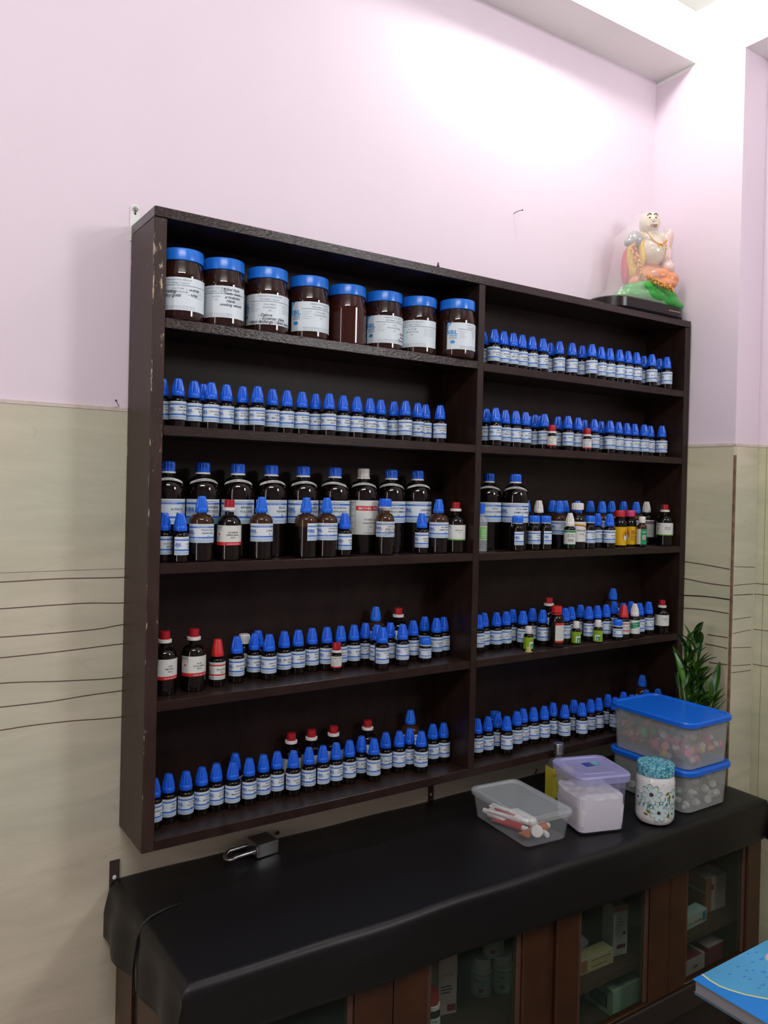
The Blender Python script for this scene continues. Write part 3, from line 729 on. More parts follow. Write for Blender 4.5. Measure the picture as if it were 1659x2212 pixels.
def jar(root, rz, name, style, hand):
    R = .0448
    inst('jar_body', 'jarbody_'+style, lambda: MB().lathe([(.036, 0), (.0425, .002), (R, .008), (R, .0092), (R, .0848), (R, .086), (.0445, .092), (.0405, .110), (.0395, .118)], 'jar_glass_red' if style == 'bare' else 'jar_glass', n=44), root)
    inst('lid', 'jarlid', lambda: MB().lathe([(.0415, 0), (.0425, .0012), (.0425, .0205), (.0415, .0232), (.0395, .0240), (.036, .0240)], 'blue_jar', n=60, flute=.004, nf=30, fr=(1, 2), c=(0, 0, .1160)), root)
    def f():
        mb = MB(); z0, z1 = .019, .082; H = z1-z0; s0, s1 = -.060, .078
        arc(mb, R, s0, s1, z0, z1, 'paper')
        vs = [cyl(R, s, 0, .0005)(0, z) for s, z in ((s0, z1), (s0+.010, z1-.0), (s0+.022, z1), (s0, z1-.020))]
        mb.add(vs, [(3, 2, 1, 0)], 'band_lt')
        for q in (-.0005, 0, .0005): mb.text('SBL', .0135, cyl(R, s0+.014+q, z0+.56*H+q*.4, .0007+q*.05), 'band_lt', sx=1.2, sp=.14)
        arc(mb, R, s0+.005, s0+.024, z0+.50*H, z0+.525*H, 'band_lt', .0006); arc(mb, R, s0+.005, s0+.024, z0+.44*H, z0+.465*H, 'grey_ink', .0006); arc(mb, R, s0+.005, s0+.024, z0+.39*H, z0+.41*H, 'grey_ink', .0006)
        vs = [cyl(R, s0+.014+.006*math.cos(i*PI/6), z0+.27*H, .0007)(0, .004*math.sin(i*PI/6)) for i in range(12)]; mb.add(vs, [tuple(range(12))], 'band_lt')
        mb.text('HOMOEOPATHIC MEDICINE', .0040, cyl(R, .012, z0+.90*H, .0007), 'grey_ink'); mb.text('BIOCHEMIC TABLETS', .0044, cyl(R, .012, z0+.80*H, .0007), 'grey_ink')
        arc(mb, R, s0+.028, s1-.002, z0+.745*H, z0+.765*H, 'grey_ink', .0006)
        for i, w in enumerate(name.split(' ')): mb.text(w, .0048, cyl(R, .012, z0+(.63-.10*i)*H, .0007), 'grey_ink')
        for i in range(5): arc(mb, R, -.030, -.010-.004*(i % 3), z0+(.66-.06*i)*H, z0+(.668-.06*i)*H, 'grey_ink', .0006)
        for i in range(5): arc(mb, R, .040, .068-.004*(i % 2), z0+(.66-.06*i)*H, z0+(.668-.06*i)*H, 'grey_ink', .0006)
        for i in range(2): mb.text('MANUFACTURED IN INDIA BY: PVT LTD PLOT SECTOR', .0028, cyl(R, .008, z0+(.10-.06*i)*H, .0006), 'grey_ink')
        for (txt, s, z, sz) in hand: mb.text(txt, sz*1.15, cyl(R, s, z0+z*H, .0009), 'ink', shear=.28, sp=.04)
        return mb
    inst('label', 'jarlabel_'+name, f, root, rz)
ROWS = {
 'L1': (1.0137,[('J',0.0709,-0.1015,0),('J',0.1624,-0.0915,0),('J',0.2635,-0.0873,0),('J',0.3655,-0.0825,0),('J',0.469,-0.0722,0),('J',0.5687,-0.0749,0),('J',0.6617,-0.0857,0),('J',0.75,-0.122,0)]),
 'L2': (0.8102,[('D',0.0444,-0.0808,0),('D',0.0675,-0.1052,0),('D',0.1055,-0.091,0),('D',0.1373,-0.0582,1),('D',0.1408,-0.0937,0),('D',0.1765,-0.086,0),('D',0.2157,-0.0792,0),('D',0.238,-0.1043,0),('D',0.2823,-0.0823,0),('D',0.3172,-0.0826,0),('D',0.3533,-0.0836,0),('D',0.3937,-0.0713,0),('D',0.4127,-0.0991,0),('D',0.4554,-0.0876,0),('D',0.4902,-0.0906,0),('D',0.5292,-0.0838,0),('D',0.5635,-0.0776,0),('D',0.6062,-0.0696,0),('D',0.6181,-0.1011,0),('D',0.6665,-0.083,0),('D',0.6993,-0.07,1),('D',0.7359,-0.0819,0)]),
 'R1': (1.0104,[('D',0.878,-0.0696,0),('D',0.8796,-0.1104,0),('D',0.916,-0.1054,0),('D',0.9498,-0.1043,0),('D',0.9833,-0.1016,0),('D',1.0201,-0.1011,0),('D',1.0595,-0.1006,0),('D',1.1202,-0.0673,1),('D',1.1217,-0.1009,0),('D',1.165,-0.1061,0),('D',1.2162,-0.0952,0),('D',1.218,-0.1287,0),('D',1.2683,-0.1169,0),('D',1.3033,-0.1181,0),('D',1.3396,-0.1221,0),('D',1.3761,-0.1216,0),('D',1.4111,-0.1236,0),('D',1.4768,-0.0974,0),('D',1.4708,-0.1305,0),('D',1.5472,-0.0978,0),('D',1.5393,-0.1305,0)]),
 'R2': (0.8107,[('D',0.8722,-0.0961,0),('D',0.8736,-0.1297,0),('D',0.9258,-0.1075,0),('D',0.9606,-0.1095,0),('D',0.9989,-0.1055,0),('D',1.0841,-0.0297,1),('D',1.066,-0.0714,0),('D',1.0978,-0.0604,1),('D',1.0684,-0.1049,0),('r',1.0684,-0.1345,0),('D',1.1466,-0.0779,0),('D',1.1505,-0.1113,0),('D',1.2039,-0.0979,0),('D',1.2697,-0.0617,1),('r',1.2094,-0.128,0),('D',1.2724,-0.0951,0),('D',1.3359,-0.0648,0),('D',1.3352,-0.0983,0),('D',1.3865,-0.0853,0),('D',1.4302,-0.0794,0),('D',1.4648,-0.0797,0),('D',1.5019,-0.0847,0),('D',1.5486,-0.07,1),('D',1.5697,-0.0965,0)]),
 'L3': (0.5463,[('B',0.0684,-0.0522,1),('B',0.1412,-0.0545,1),('B',0.2194,-0.055,1),('B',0.2973,-0.055,1),('B',0.3761,-0.0542,1),('B',0.4577,-0.055,1),('W',0.5353,-0.055,1),('B',0.6142,-0.055,1),('B',0.692,-0.055,1),('D',0.0475,-0.1,0),('D',0.0721,-0.1228,0),('C',0.1195,-0.1105,0),('R',0.1787,-0.11,0),('C',0.2501,-0.11,0),('C',0.3557,-0.1108,0),('C',0.4068,-0.11,0),('D',0.4537,-0.11,0),('Q',0.5613,-0.11,0),('D',0.6676,-0.11,0),('C',0.7171,-0.11,0),('M',0.7703,-0.11,0)]),
 'R3': (0.5463,[('B',0.9292,-0.047,1),('B',0.9867,-0.0877,1),('T',0.8493,-0.112,0),('C',1.0758,-0.0365,1),('w',1.0744,-0.0861,1),('C',1.1765,-0.0365,1),('C',1.2259,-0.0365,1),('C',1.1565,-0.0817,0),('C',1.2243,-0.0859,1),('K',1.1882,-0.1196,0),('C',1.3316,-0.0365,1),('C',1.3254,-0.0855,1),('C',1.4137,-0.045,1),('C',1.477,-0.0365,1),('C',1.4742,-0.0858,1),('v',1.5735,-0.045,1),('M',1.5735,-0.112,0),('F',0.9573,-0.1305,0),('F',1.0297,-0.1168,0),('F',1.0619,-0.1256,0),('d',1.1483,-0.1305,0),('F',1.2291,-0.127,0),('D',1.2878,-0.1028,0),('D',1.3064,-0.1305,0),('Y',1.3703,-0.112,0),('y',1.4299,-0.0994,0),('g',1.4425,-0.133,0)]),
 'L4': (0.2841,[('R',0.057,-0.0897,0),('R',0.1174,-0.0886,0),('n',0.1716,-0.0808,0),('D',0.2189,-0.0705,0),('f',0.2552,-0.026,1),('D',0.2666,-0.0556,0),('D',0.2864,-0.0285,1),('D',0.289,-0.0807,0),('D',0.3334,-0.0632,0),('D',0.3686,-0.0618,0),('D',0.4069,-0.0555,0),('D',0.4435,-0.0592,0),('D',0.4802,-0.059,0),('r',0.4537,-0.087,0),('D',0.5148,-0.0608,0),('D',0.5519,-0.0519,0),('D',0.5639,-0.0833,0),('D',0.5576,-0.1163,0),('C',0.5906,-0.0365,1),('R',0.6568,-0.0365,1),('D',0.6081,-0.0742,0),('D',0.6226,-0.1046,0),('D',0.6757,-0.0736,0),('D',0.7371,-0.0375,0),('P',0.6938,-0.1001,0),('D',0.7508,-0.0682,0),('D',0.7783,-0.0624,0)]),
 'R4': (0.2848,[('D',0.8785,-0.0778,0),('D',0.9123,-0.0608,0),('D',0.9475,-0.0693,0),('D',0.9811,-0.0688,0),('D',1.0236,-0.0487,0),('D',1.0307,-0.0815,0),('D',1.0897,-0.0566,0),('D',1.0965,-0.0895,0),('R',1.1449,-0.0633,1),('S',1.1163,-0.1209,0),('D',1.1767,-0.0939,0),('D',1.2105,-0.0845,0),('D',1.2658,-0.0686,0),('D',1.2625,-0.1021,0),('G',1.0174,-0.118,0),('G',1.196,-0.118,0),('D',1.3003,-0.0995,0),('D',1.3398,-0.0972,0),('C',1.4401,-0.0365,1),('D',1.4108,-0.0658,0),('G',1.2685,-0.1316,0),('P',1.3491,-0.132,0),('D',1.412,-0.0992,0),('n',1.3808,-0.1269,0),('D',1.4629,-0.0855,0),('d',1.4235,-0.1305,0),('D',1.4586,-0.1188,0),('D',1.5066,-0.1137,0),('m',1.5616,-0.12,0)]),
 'L5': (0.0199,[('D',0.0429,-0.0866,0),('D',0.075,-0.0764,0),('D',0.1098,-0.081,0),('D',0.1461,-0.0733,0),('D',0.18,-0.0673,0),('D',0.2141,-0.0749,0),('D',0.2386,-0.0285,1),('D',0.2525,-0.0722,0),('D',0.2883,-0.0662,0),('D',0.3229,-0.0627,0),('R',0.3703,-0.0365,1),('D',0.3564,-0.0757,0),('D',0.3963,-0.0729,0),('R',0.422,-0.0365,1),('R',0.4804,-0.0365,1),('R',0.5747,-0.0365,1),('D',0.4299,-0.0773,0),('D',0.4654,-0.0753,0),('D',0.5015,-0.075,0),('D',0.5418,-0.062,0),('D',0.5581,-0.0913,0),('D',0.6076,-0.0664,0),('D',0.6416,-0.0745,0),('C',0.7007,-0.0365,1),('D',0.6754,-0.0696,0),('D',0.6882,-0.1007,0),('D',0.7479,-0.068,0),('D',0.7783,-0.0728,0)]),
 'R5': (0.0199,[('D',0.8757,-0.0872,0),('D',0.9119,-0.0863,0),('F',0.9741,-0.0458,1),('D',0.956,-0.0742,0),('D',0.9582,-0.1077,0),('D',1.0125,-0.0864,0),('D',1.0466,-0.0751,0),('D',1.08,-0.0801,0),('D',1.1155,-0.0846,0),('D',1.1618,-0.0724,0),('D',1.1759,-0.1029,0),('D',1.2372,-0.0791,0),('D',1.233,-0.1125,0),('D',1.2831,-0.0987,0),('D',1.3169,-0.0983,0),('D',1.3712,-0.0857,0),('D',1.3639,-0.1185,0),('D',1.4351,-0.089,0),('D',1.4314,-0.1224,0),('C',1.5427,-0.0698,1),('D',1.5191,-0.1042,0),('D',1.5603,-0.1139,0)]),
}

ORD = 'first second third fourth fifth sixth seventh eighth ninth tenth eleventh twelfth thirteenth fourteenth fifteenth sixteenth seventeenth eighteenth nineteenth twentieth twenty-first twenty-second twenty-third'.split()
SHELF = {'1': 'top shelf', '2': 'second shelf', '3': 'middle shelf', '4': 'fourth shelf', '5': 'bottom shelf'}
NAMES = {
 'L2': 'CICUTA VIROSA|CIMICIFUGA RACEMOSA|CHELIDONIUM MAJUS|CINA|COLOCYNTHIS|CUPRUM CRUDA|COLCHICUM AUTUMNALE|COLLINSONIA CANADENSIS|CONIUM MACULATUM|CROTALUS HORRIDUS|CROTON TIGLIUM|CUPRUM METALLICUM|DIOSCOREA|DIGITALIS PURPUREA|DROSERA ROTUNDIFOLIA|DULCAMARA|EQUISETUM HYEMALE|EUPATORIUM PERFOLIATUM|EUPHRASIA|FERRUM METALLICUM|FERRUM PHOS|FLUORICUM ACIDUM',
 'R1': 'GELSEMIUM|GLONOINUM|GRAPHITES|STANNUM METALLICUM|HAMAMELIS|HELLEBORUS NIGER|HEPAR SULPHUR|HYDRASTIS CANADENSIS|HYOSCYAMUS NIGER|HYPERICUM|IGNATIA AMARA|IODUM|IPECACUANHA|IRIS VERSICOLOR|JALAPA|KALI BICHROMICUM|KALI CARBONICUM|KALI IODATUM|KALI MURIATICUM|KREOSOTUM|LACHESIS',
 'R2': 'MEDORRHINUM|MERCURIUS CORROSIVUS|NATRUM MURIATICUM|NITRICUM ACIDUM|NUX MOSCHATA|OPIUM|PETROLEUM|PHOSPHORUS|PHYTOLACCA||PLATINUM METALLICUM|PODOPHYLLUM|PSORINUM|PULSATILLA||PYROGENIUM|RANUNCULUS|RHUS TOX|RUTA|SABINA|SANGUINARIA|SECALE CORNUTUM|SEPIA|SILICEA',
 'L4': '||||BACILLINUM|BAPTISIA|BARYTA CARBONICA|BARYTA|BELLADONNA|BELLIS PERENNIS|BERBERIS VULGARIS|BLATTA ORIENTALIS|BORAX|BROMIUM||BRYONIA ALBA|BUFO RANA|CACTUS|CALCAREA CARB|CALCAREA||CALCAREA FLUOR|CALENDULA|CAMPHORA|CANTHARIS|CAPSICUM|CARBO VEG|CAUSTICUM|CHAMOMILLA',
 'R4': 'LACHESIS|LAC CANINUM|LAC CANINUM|LEDUM PALUSTRE|LILIUM TIGRINUM|LYCOPODIUM|LYSSINUM|MAGNESIA|MEDORRHINUM|MERC SOL|MEZEREUM|MILLEFOLIUM|MOSCHUS|NAJA|NATRUM CARB|NATRUM PHOS|NATRUM SULPH|NUX VOMICA|OLEANDER|PAEONIA|RATANHIA|SPIGELIA|SULPHUR|THUJA',
 'L5': 'ABROTANUM|ABIES NIGRA|ACIDUM ACETICUM|ACIDUM BENZOICUM|ACIDUM NITRICUM|ACIDUM MURIATICUM|ACIDUM|ACIDUM PHOSPHORICUM|ACIDUM SULPHURICUM|ACIDUM PICRICUM|ACONITUM|ACTAEA RACEMOSA|AESCULUS|AETHUSA CYNAPIUM|ANTIMONIUM CRUDUM|AGARICUS|ALLIUM CEPA|ALOE SOCOTRINA|ALUMINA|AMBRA GRISEA|ANACARDIUM|ARGENTUM METALLICUM|APIS|ARNICA MONTANA|ARSENICUM ALBUM',
 'R5': 'STRAMONIUM|SABADILLA|SPONGIA|SPIGELIA|STAPHYSAGRIA|STANNUM|SULPHUR|SYMPHYTUM|SYPHILINUM|TABACUM|TARENTULA|THUJA|TELLURIUM|THUJA OCC|TUBERCULINUM|URTICA URENS|VERATRUM ALBUM|VIBURNUM|VIPERA|ZINCUM|ZINCUM MET|ZINGIBER',
 'L3': 'ALFALFA|ARNICA', 'R3': 'GINKGO'}
BIG = {'L3': ['ALFALFA', 'VERBENA PETIOLUS', 'BERBERIS VULGARIS', 'BELLIS PERENNIS', 'BERBERIS AQUIFOLIUM', 'CALENDULA OFFICINALIS', 'ECHINACEA ANGUSTIFOLIA', 'GAULTHERIA PROCUMBENS', 'JABORANDI'], 'R3': ['RHUS TOXICODENDRON', 'SYZYGIUM JAMBOLANUM']}
MIDN = {'L3': {0: 'PULSATILLA NIGRICANS', 1: 'AVENA', 2: 'SYMPHORICARPUS RACEMOSUS', 3: 'PASSIFLORA INCARNATA', 4: 'GELSEMIUM SEMPERVIRENS'}, 'R3': {}}
JARS = [('NATRUM PHOSPHORICUM 6X', 'lab', -22, [('- Vomiting', -.012, .52, .0085), ('Acidity/gout', -.005, .40, .0078), ('- worms', .040, .60, .007), ('- lump', .040, .45, .007)], 'partly hidden by the side panel, reading Vomiting'),
 ('SILICEA 12X', 'lab', -32, [('- Brand Fluids', .040, .85, .0066), ('- Teeth Gums', .042, .73, .0066), ('  articulation', .042, .61, .0066), ('  Hands', .038, .49, .0066), ('  smoking elsewh', .040, .37, .0066)], 'with five handwritten lines on its label'),
 ('CALCAREA SULPHURICA 6X', 'lab', -8, [('- Debox', .002, .26, .0078), ('- Eczemas thine', .018, .15, .0078), ('- Yellow discharge - Slow healing', .012, .04, .0072)], 'with handwriting along the foot of its label'),
 ('CALCAREA PHOSPHORICA 6X', 'lab', 22, [], 'with a printed blue-cornered label turned to the front'),
 ('KALI MURIATICUM 6X', 'bare', -172, [('ry', .070, .5, .012)], 'with its label turned away, red-brown plastic showing'),
 ('KALI PHOSPHORICUM 6X', 'lab', 19, [('- Simple', .036, .34, .0072), ('Andex', .040, .22, .0072), ('- Dandruff', .034, .10, .0072)], 'sixth in the row, with handwriting beside its printed label'),
 ('NATRUM MURIATICUM 6X', 'lab', -34, [], 'second from the divider, smallest to the eye'),
 ('FERRUM PHOS 6X', 'lab', 47, [], 'at the right end, standing at the shelf edge by the divider')]
RIGHT = cam.matrix_world.to_3x3() @ Vector((1, 0, 0)); FWD = cam.matrix_world.to_3x3() @ Vector((0, 0, -1)); CP = Vector(CAMPOS)
rnd = random.Random(11)
DESC = {
 'D': ('blue-capped dropper bottle', 'bottle', 'blue-capped dropper bottles on the shelves'),
 'C': ('blue-capped brown tincture bottle', 'bottle', 'medium blue-capped tincture bottles'),
 'w': ('white cone-capped tincture bottle', 'bottle', None), 'v': ('white cone-capped bottle with maroon-banded label', 'bottle', None),
 'Q': ('brown bottle with flat blue cap and scratched label', 'bottle', None), 'K': ('bottle with flat white cap and striped label', 'bottle', None),
 'R': ('red-capped white-collared dilution bottle', 'bottle', 'red-capped dilution bottles'), 'M': ('red-capped bottle with green-edged white label', 'bottle', 'red-capped bottles with green-edged labels'),
 'm': ('short red-capped bottle with a white label beside the plant', 'bottle', None),
 'B': ('large blue-capped tincture bottle', 'bottle', 'large tincture bottles at the back of the middle shelf'), 'W': ('large white-capped bottle with red MOTHER TINCTURE band', 'bottle', None),
 'F': ('flat blue-capped small bottle', 'bottle', 'flat blue-capped small bottles'), 'f': ('flat white-capped bottle behind the dropper bottles', 'bottle', None),
 'r': ('tiny red-capped vial with white label', 'bottle', 'tiny red-capped vials'), 'P': ('tiny blue flat-capped vial', 'bottle', 'tiny blue-capped vials'),
 'G': ('white-capped oil bottle with lime label', 'bottle', 'lime green oil bottles'), 'S': ('tall red-capped syrup bottle, narrow red and white label', 'bottle', None),
 'Y': ('red-capped bottle with yellow label', 'bottle', None), 'y': ('pink-capped bottle with yellow label', 'bottle', None),
 'g': ('small white-capped bottle with dark green label', 'bottle', None), 'T': ('translucent squeeze bottle with blue cap beside the divider', 'bottle', None),
 'd': ('white cone-capped small dropper bottle', 'bottle', None), 'n': ('bright red cone-capped dropper bottle', 'bottle', None)}
SPECIAL = {('L3', 'C', 2): 85, ('R5', 'D', 8): 60, ('L5', 'D', 21): 50, ('L5', 'D', 12): 45, ('L3', 'D', 1): 48, ('R3', 'C', 3): 50, ('R1', 'D', 7): 30}
for key, (zs_, items) in ROWS.items():
    bay = 'left bay' if key[0] == 'L' else 'right bay'; sh = SHELF[key[1]]
    srt = sorted(items, key=lambda e: (RIGHT.dot(Vector((e[1], e[2], zs_))-CP))/(FWD.dot(Vector((e[1], e[2], zs_))-CP)))
    cnt = {}; tot = {}
    for e in srt: tot[e[0]] = tot.get(e[0], 0)+1
    names = [q for q in NAMES.get(key, 'ARNICA').split('|') if q]; ni = 0
    for idx, (k, x, y, back) in enumerate(srt):
        i = cnt.get(k, 0); cnt[k] = i+1
        face = math.atan2(CAMPOS[0]-x, -(CAMPOS[1]-y))
        if k == 'J':
            nm, st, dl, hand, d = JARS[i]
            t = thing('medicine_jar', 'blue-lidded brown jar '+d, 'jar', (x, y, zs_), 0, 'blue-lidded jars on the top shelf')
            jar(t, face+math.radians(dl), nm, st, hand); continue
        desc, cat, grp = DESC[k]
        where = '%s of the %s' % (sh, bay)
        if k in ('m', 'T'): lab = desc+', '+where
        elif tot[k] > 1: lab = '%s, %s from left, %s' % (desc, ORD[i], where)
        else: lab = desc+', '+where
        t = thing(KIND[k][0], lab, cat, (x, y, zs_), 0, grp)
        dl = rnd.uniform(2, 34) if key[0] == 'L' else rnd.uniform(12, 36)
        if (key, k, i) in SPECIAL: dl = SPECIAL[(key, k, i)]
        name = ''; ex = None; pot = '30CH'
        if k in 'BW': name = BIG[key][min(len(BIG[key])-1, cnt.get('B', 0)+cnt.get('W', 0)-1)]; dl = (12, 5, 8, -8, 14, 6, 6, 4, 16)[idx % 9] if key == 'L3' else 4
        if k == 'B' and 'VERBENA' in name: ex = 'cyan'
        elif k in 'DP' or k in 'C' and key[1] != '3':
            name = names[ni % len(names)] or 'SEPIA'; ni += 1
            if i % 6 == 4: pot = '200CH'
        elif k == 'C': name = MIDN[key].get(i, 'CRATAEGUS OXYACANTHA'); pot = 'Q'; dl = dl if (key, k, i) in SPECIAL else (4 if i in (0,) else 16)
        elif k == 'R': name = {('L4', 0): 'APIS MELLIFICA', ('L4', 1): 'ALOE SOCOTRINA', ('L3', 0): 'GELSEMIUM SEMPERVIRENS'}.get((key, i), 'THUJA'); dl = 14 if key == 'L4' else 6
        elif k == 'M': name = 'EUPHRASIA' if key == 'L3' else 'CINERARIA MARITIMA'; pot = 'Q'; dl = 10
        elif k == 'm': name = 'ECHINACEA'; pot = 'SYR'; dl = 15
        elif k == 'n': name = 'Rauwolfia'; pot = '30'; dl = 5
        elif k == 'd': ex = 'green' if key == 'R4' else 'plain'; dl = 5
        elif k == 'F': name = 'AVENA SATIVA'; dl = (62, 22, 75, 20)[i % 4]
        elif k == 'Q': name = 'ARNICA MONTANA'; dl = 8
        elif k in 'GYySgKTvfr': dl = {'Y': 5, 'y': 5, 'G': (20, 8, -25)[i % 3]}.get(k, 5)
        make_bottle(k, t, face+math.radians(dl), name, pot, ex)
m = MB().lathe([(.0095, 0), (.0095, .0012), (.0072, .0016), (.0070, .0105), (.0062, .0118), (.003, .0120)], mat('translucent_yellow_plastic', (.42, .40, .14), .3), n=30, flute=.03, nf=15, fr=(2, 3), c=(1.0005, -.1365, .2848))
tag(obj('loose_cap', m), 'loose pale yellow dropper cap on the fourth shelf before a green oil bottle', 'cap')

# ------------------------------------------------------------ display cabinet under the vinyl
CT = -0.110            # underside of the vinyl
CB, CF = -0.60, -0.400   # cabinet bottom, front plane
cab = thing('display_cabinet', 'brown wooden display counter with glass doors under the black vinyl sheet', 'cabinet', (0, 0, FL))
def cobj(name, m, parent=None, **k):
    o = obj(name, m, parent or cab, **k); 
    if (parent or cab) is cab: o.location = (0, 0, -FL)
    return o
CR = 1.6255
m = MB(); m.box((0.0, -.110, FL), (.018, -.003, CT-.018), 'teak'); m.box((.006, -.150, FL), (.018, -.110, CT-.018), 'dark_board'); m.box((0.0, CF, FL), (.018, -.150, CT-.018), 'teak'); cobj('side_panel', m, smooth=False)
m = MB(); m.box((CR-.018, CF, FL), (CR, -.006, CT-.018), 'teak'); cobj('side_panel', m, smooth=False)
m = MB(); m.box((0.0, CF-.002, CT-.018), (1.575, -.004, CT), 'dark_board'); cobj('top_board', m, smooth=False)
m = MB(); m.box((.018, -.012, CB), (CR-.018, -.004, CT-.018), 'cab_in'); cobj('back_panel', m, smooth=False)
m = MB(); m.box((.018, CF+.004, CB), (CR-.018, -.012, CB+.016), 'cab_in'); cobj('bottom_board', m, smooth=False)
m = MB(); m.box((.018, CF+.024, -.465), (CR-.018, -.012, -.450), 'cab_in'); cobj('shelf_board', m, smooth=False)
m = MB(); bevbox(m, (.0, CF-.020, CB), (CR, CF-.0005, -.535), 'dark_board', .003); cobj('bottom_rail', m)
m = MB(); m.box((.018, CF+.03, FL), (CR-.018, -.012, CB), 'dark_board'); cobj('plinth', m, smooth=False)
def door(x0, x1, sl, sr):
    d = thing('glass_door', None, None); d.parent = cab; d.location = (0, 0, -FL)
    y0, y1 = CF-.016, CF+.004; zb, zt = -.534, CT-.019
    m = MB(); bevbox(m, (x0, y0, zb), (x0+sl, y1, zt), 'teak', .003)
    bevbox(m, (x1-sr, y0, zb), (x1, y1, zt), 'teak', .003); bevbox(m, (x0+sl, y0+.001, zb), (x1-sr, y1, zb+.006), 'teak', .002); bevbox(m, (x0+sl, y0+.001, zt-.05), (x1-sr, y1, zt), 'teak', .002)
    bevbox(m, (x0+sl, y0+.006, zb+.006), (x0+sl+.013, y1, zt-.05), 'cab_in', .002); bevbox(m, (x1-sr-.013, y0+.006, zb+.006), (x1-sr, y1, zt-.05), 'cab_in', .002)
    o = obj('door_frame', m, d)
    m = MB(); m.box((x0+sl+.013, y0+.010, zb+.006), (x1-sr-.013, y0+.0125, zt-.05), 'glass'); obj('pane', m, d, smooth=False)
door(.012, .402, .07, .085)
door(.404, .812, .080, .076)
door(.838, 1.2285, .070, .073)
door(1.2305, CR-.004, .066, .064)
m = MB(); bevbox(m, (.8125, CF-.006, -.534), (.8375, CF+.010, CT-.019), 'teak', .002); cobj('mullion', m)

# black vinyl sheet draped over the cabinet
def cloth():
    mb = MB(); rnd = random.Random(3)
    W0, DP = 1.575, .412; xd, yd = .118, .116; nx, ny = 150, 60
    def zt(x, y): return -.1062 + .0012*math.sin(x*9+1)*math.sin(y*14) + .0008*math.sin(x*23+y*11)
    vs = []
    L = xd+W0+xd; Ly = DP+yd
    for j in range(ny+1):
        for i in range(nx+1):
            a = -xd + L*i/nx; b = Ly*j/ny
            R = .012
            ox = max(0, -a, a-W0); oy = max(0, b-DP)
            sx = -1 if a < 0 else 1
            xe = min(max(a, 0), W0)
            yfront = lambda x: .404+.034*(x/1.59)
            ys = b/DP*yfront(xe) if b < DP else yfront(xe)
            x = xe-.002; y = -.004-ys; z = zt(x, y)
            # rounded edge then drop
            def drop(o):
                if o < R*PI/2: t = o/R; return R*math.sin(t), R*(1-math.cos(t))
                return R, R+(o-R*PI/2)
            hx, vx = drop(ox); hy, vy = drop(oy)
            if ox and oy:
                vz = max(vx, vy)+.35*min(vx, vy)*0; k = min(vx, vy)/.11
                fold = .030*k
                x += sx*(hx+fold*.4); y -= hy+fold*.5; z -= max(vx, vy)
            else:
                x += sx*hx; y -= hy; z -= vx+vy
            if ox and sx < 0:   # left end bulges out towards the wall and gathers into a fold
                w = math.exp(-((b-.06)/.11)**2); x -= (.013*w+.004)*min(1, vx/.06); x += .005*math.sin(b*48)*min(1, vx/.05)
            if ox and sx > 0: x += .012*math.sin(b*21)*min(1, vx/.06)
            if oy:
                y -= (.004*math.sin(a*7.3)+.003*math.sin(a*17+2)+.003)*min(1, vy/.05)
                z += .006*math.sin(a*4.1+1)*min(1, vy/.1)
            vs.append((x, y, z))
    fs = [(j*(nx+1)+i, (j+1)*(nx+1)+i, (j+1)*(nx+1)+i+1, j*(nx+1)+i+1) for j in range(ny) for i in range(nx)]
    mb.add(vs, [f for f in fs], 'cloth')
    # doubled-over hem running from the top round the left end
    mb.tube([(.075, -.165, -.1045), (.045, -.172, -.1035), (.010, -.183, -.1045), (-.010, -.192, -.1110), (-.020, -.200, -.130), (-.028, -.207, -.18), (-.026, -.212, -.222)], [.0006, .0022, .003, .003, .003, .0028, .002], 'cloth', n=8)
    return mb
cl = obj('vinyl_sheet', cloth(), smooth=True, angle=80)
tag(cl, 'black vinyl sheet draped over the counter under the wall shelf', 'tablecloth')
sm = cl.modifiers.new('thick', 'SOLIDIFY'); sm.thickness = .0012; sm.offset = -1
CZ = -.1045             # top of the vinyl

# ------------------------------------------------------------ things on the counter
def plastic_box(name, label, c, rot, levels, mat_b, lid_levels, mat_l, wall=.0014, cat='container', floor=.002):
    t = thing(name, label, cat, c, rot)
    m = MB(); inner = [(z+(floor if i == 0 else 0), hx-wall, hy-wall, r) for i, (z, hx, hy, r) in enumerate(levels)]
    m.rloft(levels, mat_b, cap1=False); m.rloft(inner[::-1], mat_b, cap0=False, cap1=True)
    obj('body', m, t)
    m = MB(); m.rloft(lid_levels, mat_l, cap0=False, cap1=True); obj('lid', m, t)
    return t
